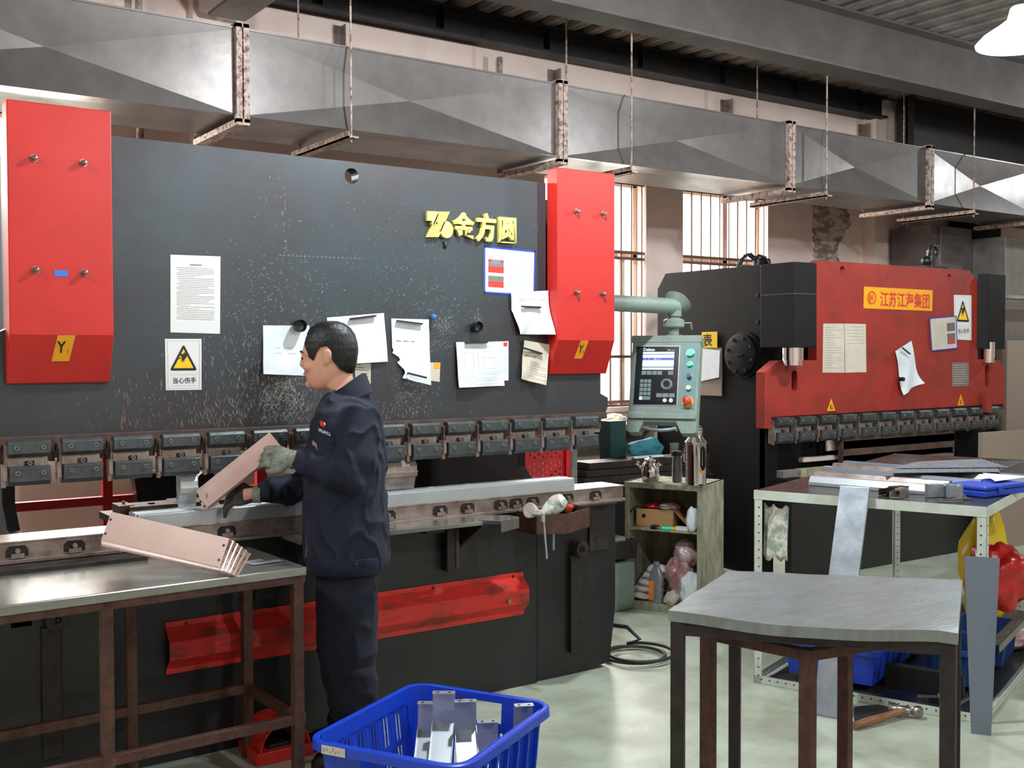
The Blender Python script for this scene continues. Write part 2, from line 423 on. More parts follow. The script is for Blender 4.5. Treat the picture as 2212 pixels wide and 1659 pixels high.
m = MB(); m.box((a, 6.62, 3.5), (X1, 6.64, 4.12)); m.box((a, 6.55, 3.48), (X1, 6.75, 3.5)); m.box((a, 6.55, 3.5), (a + .012, 6.75, 4.12))
for k in range(5): m.cyl((a + .06, 6.62, 3.6 + k * .1), (a + .06, 6.6, 3.6 + k * .1), .014, n=6)
struct(m.build('trim_7', 'dark_beam'))
# small angle brackets on the wall above the duct
for i, (px_, py_) in enumerate(((718, 62), (1194, 150), (1566, 215), (1863, 268))):
    q = onY(px_, py_, 6.97); m = MB(); m.box((q.x - .03, 6.985, q.z - .22), (q.x + .03, 7.0 if not 2.31 < q.x < 4.5 else 6.985, q.z)); m.box((q.x + .022, 6.9, q.z - .22), (q.x + .03, 6.99, q.z))
    if 2.31 < q.x < 4.5: m = MB().box((q.x - .03, 6.885, q.z - .22), (q.x + .03, 6.9, q.z)).box((q.x + .022, 6.82, q.z - .22), (q.x + .03, 6.9, q.z))
    m.cyl((q.x - .01, 6.99 if not 2.31 < q.x < 4.5 else 6.89, q.z - .06), (q.x - .01, 6.97 if not 2.31 < q.x < 4.5 else 6.87, q.z - .06), .01, n=8)
    tag(m.build('wall_bracket', 'bare_steel'), 'small steel wall bracket above the duct, ' + ('leftmost of four', 'second of four', 'third of four', 'rightmost of four')[i], 'bracket', 'brackets above the duct')
# ------------------------------------------------------------------ sheet metal duct
DY0, DY1, DZ0, DZ1 = 5.5, 6.1, 2.85, 3.3
duct = thing('air_duct', 'long galvanised square air duct with cross-creased panels hung under the ceiling', 'duct', (4, 5.8, DZ0))
JX = [-3.9, -1.7, .2, 2.09, 4.18, 6.31, 8.02, 9.75, 11.6, 14.9]
for a, b in zip(JX[:-1], JX[1:]):
    m = MB(); c = (a + b) / 2; zc = (DZ0 + DZ1) / 2; bz = -.07
    P = lambda x, y, z: (x, y, z)
    m.add([P(a, DY0, DZ0), P(b, DY0, DZ0), P(b, DY0, DZ1), P(a, DY0, DZ1), P(c, DY0 - bz, zc)], [(0, 1, 4), (1, 2, 4), (2, 3, 4), (3, 0, 4)])
    m.add([P(a, DY0, DZ0), P(b, DY0, DZ0), P(b, DY1, DZ0), P(a, DY1, DZ0), P(c, (DY0 + DY1) / 2, DZ0 + .03)], [(1, 0, 4), (2, 1, 4), (3, 2, 4), (0, 3, 4)])
    m.add([P(a, DY1, DZ0), P(b, DY1, DZ0), P(b, DY1, DZ1), P(a, DY1, DZ1), P(a, DY0, DZ1), P(b, DY0, DZ1)], [(1, 0, 3, 2), (4, 5, 2, 3)])
    m.box((a, DY0 - .006, DZ1 - .004), (b, DY0 + .002, DZ1 + .006))
    m.build('duct_section', 'galvanised', duct, fixn=False)
for x in JX[1:-1]:
    m = MB(); t = .035
    for xx in (x - t, x + .004): m.box((xx, DY0 - t, DZ0 - .04), (xx + t - .004, DY0 - .0, DZ1 + .02))
    m.box((x - t, DY0 - t, DZ0 - .055), (x + t, DY1 + .06, DZ0 - .022)); m.box((x - t, DY0 - t, DZ1), (x + t, DY1 + .03, DZ1 + .025)); m.box((x - t, DY1, DZ0), (x + t, DY1 + .03, DZ1))
    for k in range(6): m.cyl((x - .018, DY0 - t, DZ0 + .04 + k * .075), (x - .018, DY0 - t - .004, DZ0 + .04 + k * .075), .007, n=8)
    for k in range(6): m.box((x - t - .002, DY0 - t - .002, DZ0 + .03 + k * .07), (x + t, DY0 - t, DZ0 + .034 + k * .07))
    m.build('flange', 'rusty_angle', duct)
HL = ('leftmost of four', 'second of four', 'third of four', 'rightmost of four')
for i, (pf, pb) in enumerate((((757, 285), 657), ((1362, 360), 1235), ((1783, 410), 1660), ((2101, 450), None))):
    x = onY(pf[0], pf[1], DY0 - .04).x
    h = thing('duct_hanger', 'rusty trapeze hanger with thin rods under the duct, ' + HL[i], 'hanger', (x, 5.8, DZ0 - .06), 'trapeze hangers under the duct')
    m = MB(); m.box((x - .03, DY0 - .08, DZ0 - .06), (x + .03, DY1 + .1, DZ0 - .05)); m.box((x - .03, DY0 - .08, DZ0 - .06), (x - .024, DY1 + .1, DZ0 - .022)); m.build('crossbar', 'rusty_angle', h)
    for y in (DY0 - .05, DY1 + .05): MB().cyl((x, y, DZ0 - .08), (x, y, DECKZ + .02), .006, n=8).build('rod', 'rusty_angle', h)
# ------------------------------------------------------------------ high-bay lamps
def lamp(x, y, z, lab, e, col=(.90, .975, 1)):
    t = thing('pendant_lamp', lab, 'lamp', (x, y, z), 'pendant lamps under the roof deck')
    MB().lathe((x, y, z), [(.235, 0), (.24, .012), (.2, .055), (.13, .1), (.075, .14), (.06, .2), (.05, .21), (.044, .2), (.055, .14), (.11, .1), (.19, .05), (.228, .01)], 36).build('lamp_shade', 'glowing_shade', t, smooth=True)
    MB().ball((x, y, z + .055), .05, 20, sc=(1, 1, 1.2)).build('bulb', 'lamp_glow', t, smooth=True)
    MB().cyl((x, y, z + .2), (x, y, DECKZ), .004, n=8).build('cord', 'cable_black', t)
    l = bpy.data.lights.new('lamp_light', 'POINT'); l.energy = e; l.color = col; l.shadow_soft_size = .07
    l = bpy.data.objects.new('lamp_light', l); COL.objects.link(l); l.location = (x, y, z - .075); put(l, t)
vis = onY(2206, 96, 3.4)
lamp(vis.x, vis.y, vis.z, 'glowing white pendant lamp at the top right under the roof deck', 110)
lamp(2.7, 3.45, 3.42, 'white pendant lamp hanging over the worker, above the picture', 150)
lamp(-1.2, 3.2, 3.6, 'white pendant lamp hanging beyond the left edge of the picture', 110)
lamp(2.8, -.6, 3.6, 'white pendant lamp hanging behind the viewer', 130)
lamp(6.8, -.6, 3.6, 'white pendant lamp hanging beyond the right edge of the picture', 130)
lamp(11.0, 4.0, 3.6, 'white pendant lamp deep in the far right of the hall', 90)
# ================================================================== main press brake
RY = 4.35                                         # front face of the ram
pb = thing('press_brake', 'large black press brake with two red cylinder covers filling the left of the workshop', 'machine', (2.1, 4.8, 0))
RAML, RAMZ0, RAMZ1 = .55, 1.30, 2.449
hole = circ(2.156, 2.387, .034, 24)
ramloop = [(RAML, RAMZ0), (3.60, RAMZ0), (3.615, RAMZ0 + .03), (3.615, 1.375), (3.56, 1.40), (3.56, 1.6), (3.30, 1.6), (3.215, 1.7), (3.215, RAMZ1), (.75, RAMZ1), (.75, 1.7), (RAML, 1.6)]
m = MB(); m.plate([ramloop, hole], XZ(RY), .07)
def streak(x, z, L, ang, wd, mi, Y=RY):
    dx, dz = math.cos(ang) * L / 2, math.sin(ang) * L / 2; nx, nz = -math.sin(ang) * wd / 2, math.cos(ang) * wd / 2
    y = Y - .0006
    m.add([(x - dx - nx * .2, y, z - dz - nz * .2), (x - nx, y, z - nz), (x + dx, y, z + dz), (x + nx, y, z + nz)], [(0, 1, 2, 3)], mi)
R = random.Random(3)
def gauss_px(cx, cy, sx, sy, n, L=(.004, .02), ang=(0, 3.14), wd=(.0006, .0016), mi=1):
    c = onY(cx, cy, RY); k = 1 / 470
    for _ in range(n):
        x = R.gauss(c.x, sx * k * .8); z = R.gauss(c.z, sy * k)
        if 1.31 < z < 2.43 and .6 < x < 3.55: streak(x, z, R.uniform(*L), R.uniform(*ang), R.uniform(*wd), mi)
gauss_px(610, 850, 38, 34, 520, (.006, .035), (-.3, 2.4)); gauss_px(600, 900, 90, 26, 260, (.008, .05), (.6, 2.4))
gauss_px(600, 700, 110, 70, 330, (.004, .018)); gauss_px(600, 620, 90, 60, 160, (.003, .014)); gauss_px(560, 800, 100, 50, 160, (.01, .04), (1, 2.2))
gauss_px(850, 620, 70, 50, 130, (.003, .014)); gauss_px(960, 700, 22, 14, 150, (.003, .014)); gauss_px(945, 745, 26, 10, 110, (.003, .012)); gauss_px(880, 850, 40, 30, 260, (.003, .014)); gauss_px(940, 660, 60, 40, 110, (.003, .016), (.2, 1.4))
gauss_px(610, 460, 12, 45, 40, (.003, .016), (1.2, 2)); gauss_px(800, 480, 200, 50, 50, (.002, .012)); gauss_px(940, 590, 150, 90, 120, (.002, .01)); gauss_px(400, 900, 110, 25, 150, (.01, .04), (1.1, 2), (.001, .003), 2); gauss_px(420, 870, 100, 40, 120, (.01, .035), (1.1, 2.2)); gauss_px(270, 860, 12, 40, 16, (.02, .05), (1.4, 1.7), (.003, .006), 2)
gauss_px(850, 890, 80, 14, 130, (.004, .02), (.4, 2.6)); gauss_px(1030, 690, 10, 14, 60, (.003, .012))
for px_ in range(605, 780, 9): q = onY(px_, 552 + (px_ - 605) * .04, RY); streak(q.x, q.z, .016, 0, .001, 1); streak(q.x, q.z + .004, .008, 1.4, .001, 1)
m.build('ram', ['dark_ram', 'scratch', 'rust_scratch'], pb)
# rusty lower land of the ram, with the stepped bar that carries the clamps
m = MB(); m.box((RAML, RY - .012, 1.268), (3.6, RY + .05, 1.3)); m.box((RAML, RY + .0, 1.215), (3.57, RY + .05, 1.268))
for k in range(16): m.box((.70 + k * .1855, RY - .03, 1.205), (.72 + k * .1855 , RY + .03, 1.27))
m.build('ram_land', 'rust_edge', pb, bevel=.002)
# punch clamps
CP = .1855
def make_clamp(x, y0, parent, s=1.0, ztop=1.291, name='tool_clamp'):
    w_ = .145 * s
    X = lambda u: x + u * s; Z = lambda v: ztop + v * s; Y = lambda v: y0 + v * s
    m = MB()                                       # intermediate block
    m.box((X(-.006), Y(.03), Z(-.165)), (X(.139), Y(.075), Z(-.02)))
    m.box((X(.0), Y(.022), Z(-.105)), (X(.128), Y(.05), Z(-.066)))
    m.box((X(-.018), Y(.012), Z(-.145)), (X(-.002), Y(.05), Z(-.085))); m.box((X(-.02), Y(.02), Z(-.17)), (X(-.006), Y(.035), Z(-.12)))
    o = m.build(name, 'bare_steel', parent, bevel=.0015)
    up = MB(); yz = [(0.010, 0), (.0, -.010), (0, -.047), (.016, -.062), (.045, -.062), (.045, 0)]
    up.prism([(X(0), Y(a), Z(b)) for a, b in yz], (w_, 0, 0)); up.build('upper_plate', 'clamp_steel', o, bevel=.0012)
    lo = MB(); yz = [(.006, -.094), (.0, -.098), (0, -.148), (.012, -.164), (.045, -.164), (.045, -.094)]
    lo.prism([(X(.003), Y(a), Z(b)) for a, b in yz], (w_ - .004 * s, 0, 0)); lo.build('lower_plate', 'clamp_steel', o, bevel=.0012)
    sl = MB(); sl.cyl((X(.058), Y(.0215), Z(-.084)), (X(.09), Y(.0215), Z(-.084)), .008 * s, n=12); sl.build('slot', 'ink_black', o)
    for bx, bz, by in ((.028, -.026, 0), (.118, -.026, 0), (.074, -.084, .016), (.03, -.118, 0), (.118, -.118, 0)):
        b = MB(); c = V((X(bx), Y(by), Z(bz))); b.cyl(c, c + V((0, -.004 * s, 0)), .0085 * s, n=16); b.ringtorus(c + V((0, -.004 * s, 0)), .0066 * s, .0018 * s, (0, 1, 0), 14, 6)
        b.cyl(c + V((0, -.0042 * s, 0)), c + V((0, -.0046 * s, 0)), .0042 * s, n=6, mi=1); b.build('bolt', ['bolt_ring', 'ink_black'], o, smooth=True)
    return o
c0 = make_clamp(.732, 4.25, pb)
for k in range(1, 15):
    if k in (): continue
    c = copy_tree(c0, pb); c.location = (k * CP, 0, 0)
# punch segments held in the clamps (one short one at work, one wide at the right of the man)
def punch(x0, x1, mat_, lab=None):
    m = MB(); yz = [(4.285, 1.15), (4.285, 1.125), (4.27, 1.10), (4.268, 1.055), (4.285, 1.045), (4.30, .995), (4.306, .995), (4.325, 1.06), (4.325, 1.15)]
    m.prism([(x0, a, b) for a, b in yz], (x1 - x0, 0, 0)); m.box((x0, 4.262, 1.068), (x1, 4.27, 1.078)); return m.build('punch', mat_, pb, label=lab, bevel=.001)
punch(onY(390, 1050, 4.27).x, onY(428, 1050, 4.27).x, 'bright_steel', 'short bright steel punch at the workpiece')
punch(onY(690, 1000, 4.27).x, onY(901, 1000, 4.27).x, 'bare_steel', 'wide pale steel punch')
# red cylinder covers, bevelled under
CF, CB = 4.265, 4.332                              # cover front plane, rear of its bevelled foot
def cover(pt, pf, pbm, bolts, lett, sub, yl, tape=False):
    a, b = onY(*pt[0], CF), onY(*pt[1], CF); x0, x1 = a.x, b.x; z1 = a.z; zf = onY(*pf, CF).z; z0 = onY(*pbm, CB).z
    m = MB(); yz = [(CF, zf), (CB, z0), (4.35, z0), (4.35, z1), (CF, z1)]
    m.prism([(x0, a, b) for a, b in yz], (x1 - x0, 0, 0))
    c = m.build('cylinder_cover', 'red_paint', pb, bevel=.004)
    for bx, bz in bolts:
        q = onY(bx, bz, CF); b = MB(); b.cyl((q.x, CF, q.z), (q.x, CF - .004, q.z), .014, n=18); b.lathe((q.x, CF - .004, q.z), [(.011, 0), (.011, .01), (.008, .018), (.002, .021)], 16, ax=(0, -1, 0)); b.build('dome_bolt', 'bolt_steel', c, smooth=True)
    sl = V((0, CB - CF, z0 - zf)); hgt = sl.length * .53; sl.normalize(); n_ = V((0, sl.z, -sl.y)); q = onY(yl[0], yl[1], CF)
    o = V((q.x, CF, zf)) + sl * .002; wdt = yl[2]; sk = V((-.016, 0, 0))
    m = MB(); m.prism([o, o + V((wdt, 0, 0)), o + V((wdt, 0, 0)) + sl * hgt + sk, o + sl * hgt + sk], n_ * .0012)
    m.text(lett, o + sl * hgt * .66 + V((wdt * .16, 0, 0)) + sk * .6 + n_ * .002, (1, 0, 0), -sl, hgt * .62, mi=1, bold=.02, sx=.75)
    m.text(sub, o + sl * hgt * .70 + V((wdt * .7, 0, 0)) + sk * .6 + n_ * .002, (1, 0, 0), -sl, hgt * .22, mi=1)
    m.build('sticker', ['orange_yellow', 'ink_black'], c, label='yellow sticker lettered ' + lett)
    if tape:
        q = onY(117, 583, CF); r = onY(146, 598, CF); MB().box((q.x, CF - .0015, r.z), (r.x, CF, q.z)).build('tape', 'blue_tape', c, label='small piece of blue tape')
    return c
cl = cover(((13.4, 213), (240, 239)), (120, 723), (115, 828), ((73, 342), (180, 352), (77, 583), (182, 589)), 'Y', '1', (125, 726, .062), True)
cr = cover(((1204, 361), (1328, 371)), (1268, 735), (1245, 808), ((1245, 457), (1302, 462), (1245, 632), (1301, 635)), 'Y', '2', (1255, 735, .05))
# raised yellow maker's lettering
q = onY(975, 520, RY); m = MB()
def L(px_, py_): r = onY(px_, py_, RY); return r.x, r.z
for ch, a, b, y1, y0 in (('金', 976, 1021, 462, 517), ('方', 1025, 1070, 464, 522), ('圆', 1072, 1114, 470, 525)):
    x0, zt = L(a, y1); x1, zb = L(b, y0); h = (zt - zb) / .88
    m.text(ch, (x0 - .002, RY - .001, zb + h * .07), (1, 0, 0), (0, 0, 1), h, ext=.02, bold=.03, sx=(x1 - x0) / h * .98)
# emblem: square with notch, five slanting bars, disc
def EP(u, v): return L(918 + u * 53, 457 + v * 57)
def quad(pts): m.prism([(p[0], RY - .021, p[1]) for p in [EP(*t) for t in pts]], (0, .02, 0))
quad([(0, 0), (.46, .02), (.40, .5), (.18, .5), (.2, .36), (0, .36)])
for k in range(5):
    a = .46 + k * .1; quad([(a, .02), (a + .055, .02), (a + .055 - .45 - .0, .98), (a - .45, .98)])
cx, cz = EP(.79, .7); m.prism([(cx + .036 * math.cos(t * math.pi / 12), RY - .021, cz + .039 * math.sin(t * math.pi / 12)) for t in range(24)], (0, .02, 0))
m.build('maker_lettering', 'yellow_paint', pb, label='raised yellow emblem and Chinese characters')
# dark shield-shaped chip of the missing paint and the little cables
q = onY(961, 530, RY); m = MB(); m.ball((q.x, RY - .006, q.z), .018, 12, sc=(.5, .4, 1)); m.build('rubber_plug', 'clamp_dark', pb)
# ------------------------------------------------------------------ side frames (C plates)
def cplate(x, t=.05):
    yz = [(4.45, 0), (6.3, 0), (6.3, 2.3), (6.1, 2.4), (4.45, 2.4), (4.45, 1.55), (4.8, 1.4), (4.8, .99), (4.7, .9), (4.45, .85)]
    m = MB(); m.prism([(x, a, b) for a, b in yz], (t, 0, 0)); return m.build('side_frame', 'black_paint', pb, bevel=.004)
cplate(.80); cplate(3.36)
m = MB().box((.85, 4.85, 1.45), (3.36, 4.9, 2.35)); m.build('rear_plate', 'black_paint', pb)
m = MB().box((.85, 5.9, .15), (3.36, 6.0, .5)); m.build('cross_member', 'black_paint', pb)
m = MB()                                           # dark rear panel seen under the ram
a = onX(840, 1000, 3.34); m.box((2.9, 6.0, .2), (3.3, 6.05, 1.5)); m.build('rear_panel', 'black_paint', pb)
# ------------------------------------------------------------------ bed (lower beam)
m = MB(); m.plate([[(.60, .0), (3.09, .0), (3.09, .86), (.60, .86)]], XZ(4.255), .06); m.box((.6, 4.315, .3), (3.1, 4.43, .87))
m.build('bed_plate', ['dark_base', 'scratch'], pb, bevel=.004)
m = MB(); m.plate([[(3.1, .0), (3.30, .0), (3.56, .02), (3.60, .3), (3.60, .88), (3.1, .88)]], XZ(4.27), .16); m.build('bed_end', 'dark_base', pb, bevel=.006)
m = MB(); m.plate([[(.55, .0), (1.02, .0), (.93, .3), (.84, .43), (.84, .88), (.55, .88)]], XZ(4.27), .16)
for i in (): pass
m.build('bed_end', 'dark_base', pb, bevel=.006)
# die rail on top of the bed: steel block with clamp pockets
def rail(x0, x1, pockets):
    m = MB(); m.box((x0, 4.235, .865), (x1, 4.40, .925)); m.box((x0, 4.225, .925), (x1, 4.41, .932))
    m.box((x0, 4.215, .852), (x1, 4.24, .866))
    o = m.build('die_rail', 'bare_steel', pb, bevel=.0015)
    for px_, py_ in pockets:
        c = onY(px_, py_, 4.233).x; k = MB()
        k.prism([(c - .038, 4.2345, .874), (c + .038, 4.2345, .874), (c + .038, 4.2345, .9), (c + .026, 4.2345, .914), (c - .026, 4.2345, .914), (c - .038, 4.2345, .9)], (0, -.002, 0))
        k.build('pocket', 'ink_black', o)
        k = MB(); k.box((c - .022, 4.222, .870), (c + .022, 4.234, .886)); k.cyl((c, 4.234, .896), (c, 4.22, .896), .009, n=12); k.build('die_clamp', 'bare_steel', o)
    return o
rail(.60, 1.36, [(37, 1182), (161, 1171)])
rail(1.36, 3.62, [(490, 1137), (745, 1103), (838, 1100), (951, 1090), (1010, 1086), (1082, 1078), (1115, 1075), (1151, 1072), (1226, 1064), (1287, 1060)])
# V die
x0, x1 = onY(297, 1125, 4.24).x, onY(1237, 1045, 4.24).x
m = MB(); yz = [(4.225, .932), (4.225, .985), (4.232, .99), (4.252, .99), (4.262, .968), (4.272, .99), (4.31, .99), (4.325, .965), (4.34, .99), (4.36, .985), (4.36, .932)]
m.prism([(x0, a, b) for a, b in yz], (x1 - x0, 0, 0)); m.build('v_die', 'bright_steel', pb, label='long bright multi-groove V die', bevel=.0008)
# left ledge in front of the rail
m = MB(); m.box((.60, 4.1, .835), (1.18, 4.235, .85)); m.build('bed_ledge', 'dark_frame', pb)
# end plates, rollers, guide slots
def roller(px_, py_, r_, plate):
    q = onY(px_, py_, 4.2); c = V((q.x, 4.27, q.z))
    o = MB().lathe(c, [(r_, 0), (r_, .05), (r_ * .9, .06), (r_ * .42, .06), (r_ * .4, .066), (r_ * .28, .066), (r_ * .27, .05)], 30, ax=(0, -1, 0)).build('roller', 'dark_frame', pb, smooth=True)
    MB().cyl(c + V((0, -.051, 0)), c + V((0, -.067, 0)), r_ * .16, n=6).build('hex_socket', 'clamp_dark', o)
    MB().box((q.x - .05, 4.24, q.z - .52), (q.x + .02, 4.27, q.z - .03)).build('guide_bar', 'dark_frame', pb, bevel=.004)
    a, b, c_, d_ = plate; p1 = onY(a, b, 4.262); p2 = onY(c_, d_, 4.262)
    o = MB().box((p1.x, 4.255, p2.z), (p2.x, 4.27, p1.z)).build('end_plate', 'dark_frame', pb, bevel=.003)
    return o
e = roller(1262, 1187, .042, (1272, 1068, 1312, 1186))
for a, b in ((1254, 1099), (1291, 1165)): q = onY(a, b, 4.255); hexbolt(mbb := MB(), (q.x, 4.262, q.z), (0, -1, 0), .014, .01, 0, 1); mbb.build('bolt', ['dark_frame', 'ink_black'], e, smooth=True)
e = roller(126, 1340, .044, (20, 1320, 70, 1352)); q = onY(64, 1326, 4.255); hexbolt(mbb := MB(), (q.x, 4.255, q.z), (0, -1, 0), .014, .01, 0, 1); mbb.build('bolt', ['dark_frame', 'ink_black'], e, smooth=True)
# bed support brackets and the sliding front supports
def zbox(p1, p2, Y, d, name, mt):
    a, b = onY(*p1, Y), onY(*p2, Y); return MB().box((a.x, Y, b.z), (b.x, Y + d, a.z)).build(name, mt, pb, bevel=.003)
zbox((966, 1140), (994, 1232), 4.2, .06, 'support_bracket', 'dark_frame'); zbox((985, 1145), (993, 1228), 4.195, .006, 'bracket_slot', 'rust_edge')
zbox((552, 1230), (592, 1290), 4.2, .06, 'support_bracket', 'dark_frame'); zbox((920, 1125), (962, 1150), 4.2, .06, 'support_bracket', 'dark_frame')
def sup(pts, Z, name, mt, th=.016):
    m = MB(); lp = [onZ(a, b, Z) for a, b in pts]; m.prism([(p.x, p.y, Z) for p in lp], (0, 0, -th)); return m
m = MB().box((1.76, 4.03, .842), (2.63, 4.225, .86)); m.build('support_table', 'table_steel', pb, label='steel support shelf in front of the die', bevel=.002)
m = MB().prism([(2.63, 4.225, .858), (2.63, 4.10, .858), (2.70, 3.99, .858), (2.84, 4.05, .858), (2.84, 4.12, .858), (2.72, 4.225, .858)], (0, 0, -.016)); m.prism([(2.70, 3.995, .858), (2.84, 4.055, .858), (2.84, 4.049, .858), (2.70, 3.989, .858)], (0, 0, -.05)); m.build('support_arm', 'table_steel', pb, bevel=.001)
m = MB().prism([(1.82, 4.24, .82), (1.82, 4.0, .845), (1.85, 4.0, .845), (1.85, 4.24, .70)], (.02, 0, 0)); m.build('support_bracket', 'dark_frame', pb)
m = MB().prism([(2.62, 4.25, .84), (2.62, 4.02, .84), (2.62, 4.25, .70)], (.02, 0, 0)); m.build('support_bracket', 'dark_frame', pb)
m = MB(); m.box((3.12, 4.2, .845), (3.55, 4.27, .852)); m.build('bed_ledge', 'dark_frame', pb)
# red valance across the bed, bent profile
def valance(x0, x1, z0, z1, Y, d, name, bolts, notch=0):
    h = z1 - z0; yz = [(0, z1), (0, z1 - .10 * h), (-d, z1 - .34 * h), (-d, z1 - .68 * h), (0 - .004, z0 + .1 * h), (0 - .004, z0)]
    m = MB(); t = .006
    lp = [(x0, Y + a, b) for a, b in yz] + [(x0, Y + a + t, b) for a, b in yz[::-1]]
    m.prism(lp, (x1 - x0, 0, 0)); o = m.build(name, 'scuffed_red', pb)
    for bx, bz, out in bolts:
        b = MB(); c = V((bx, Y - (d if out else .0), bz)); hexbolt(b, c, (0, -1, 0), .01 if out else .007, .014 if out else .003); b.build('bolt', 'ink_black' if not out else 'bolt_steel', o, smooth=True)
    return o
VX = [onY(p, 1300, 4.25).x for p in (357, 1130)]
valance(VX[0], VX[1], .35, .555, 4.248, .05, 'valance', [(VX[0] + .08, .54, 0), (1.95, .54, 0), (2.5, .54, 0), (VX[1] - .06, .54, 0), (VX[0] + .06, .36, 0), (1.95, .36, 0), (2.5, .36, 0), (VX[1] - .06, .36, 0), (1.62, .455, 1), (2.88, .44, 1)])
# rear red guard with perforated panel
gf = thing('guard_fence', 'red tube guard fence standing behind the bending gap of the big press brake', 'fence', (2.4, 5.6, 0))
FY = 5.75
def P(a, b): q = onY(a, b, FY); return q
za = P(100, 1082).z; xL = P(10, 1080).x; xr = P(835, 1000).x
MB().box((xL, FY, za - .045), (xr, FY + .04, za + .0)).build('rail', 'red_fence', gf, bevel=.003)
for a, b in ((222, 243), (555, 577)): MB().box((P(a, 1000).x, FY - .002, .0), (P(b, 1000).x, FY + .04, 1.3)).build('post', 'red_fence', gf, bevel=.003)
MB().box((xL, FY, 1.26), (xr, FY + .04, 1.3)).build('rail', 'red_fence', gf); MB().box((xL, FY, .15), (xr, FY + .04, .19)).build('rail', 'red_fence', gf)
p1, p2 = onY(1130, 960, 5.0), onY(1227, 1060, 5.0); loops = [[(p1.x, .2), (p2.x, .2), (p2.x, 1.2), (p1.x, 1.2)]]
m = MB(); xx = p1.x + .05; kk = 0
while xx < p2.x - .04:
    zz = .75 + (.0175 if kk % 2 else 0)
    while zz < 1.12: loops.append(circ(xx, zz, .008, 8)); zz += .035
    xx += .03; kk += 1
gp = thing('perforated_guard', 'red perforated sheet guard seen through the gap near the right end of the die', 'guard', ((p1.x + p2.x) / 2, 5.0, 0))
m.plate(loops, XZ(5.0), .003); m.build('perforated_sheet', 'red_fence', gp)
m = MB(); m.box((p2.x - .025, 4.985, 0), (p2.x + .01, 5.02, 1.2)); m.box((p1.x - .02, 4.985, 0), (p1.x + .012, 5.02, 1.2)); m.box((p1.x, 4.985, 1.17), (p2.x, 5.02, 1.2)); m.build('frame', 'red_fence', gp)
a = onY(1240, 1000, 5.2).x
tag(MB().box((a - .02, 5.2, 0), (a + .025, 5.24, 1.25)).build('steel_post', 'controller_grey'), 'thin grey-green square post right of the red perforated guard', 'post')
m = MB(); a = P(275, 1035); b = P(430, 1068); m.prism([(a.x, 5.6, a.z + .04), (b.x, 5.6, a.z + .06), (b.x, 5.6, .6), (a.x + .05, 5.6, .6)], (0, .13, 0))
tag(m.build('motor_housing', 'black_plastic', bevel=.03), 'black rounded motor housing behind the red guard rail', 'machine part')
q = onY(447, 1040, 5.3); m = MB().cyl((q.x, 5.3, q.z), (q.x, 5.55, q.z), .05, n=28); m.box((q.x - .02, 5.4, 0), (q.x + .02, 5.44, q.z)); tag(m.build('hose_reel', 'black_plastic', smooth=True), 'round black drum behind the worker\'s raised sheet', 'drum')
# backgauge fingers at the left end of the die
bgx = thing('back_gauge', 'rusty steel back-gauge fingers clustered at the left end of the bright die', 'gauge', (1.25, 4.5, .93))
m = MB(); m.box((1.13, 4.42, .935), (1.75, 4.60, .965)); m.build('gauge_bar', 'rusty_frame', bgx, bevel=.003)
for k, xx in enumerate((1.2, 1.42)):
    o = MB(); o.obox((xx, 4.40, .967), (.2, -.0, 0), (.03, .14, 0), (0, 0, .03)); o.box((xx - .03, 4.44, .967), (xx + .03, 4.56, 1.0)); o = o.build('finger', 'rust_edge', bgx, bevel=.003)
    MB().cyl((xx + .1, 4.46, .997), (xx + .1, 4.46, 1.003), .014, n=6).build('screw', 'ink_black', o); MB().cyl((xx, 4.5, 1.0), (xx, 4.5, 1.012), .006, n=10).build('pin', 'bare_steel', o)
# tray bolted to the bed front
tr = thing('tool_tray', 'small brown rusty steel tray bolted to the right front of the bed', 'tray', (3.08, 4.2, .76))
m = MB(); p = [(2.945, 4.25), (2.945, 4.06), (3.08, 4.0), (3.29, 4.10), (3.29, 4.25)]; t = .004
for i in range(len(p) - 1):
    a, b = V((*p[i], .768)), V((*p[i + 1], .768)); m.bar(a + V((0, 0, .045)), b + V((0, 0, .045)), t, .09)
m.prism([(x, y, .768) for x, y in p], (0, 0, -.004)); m.build('tray_body', 'rusty_frame', tr)
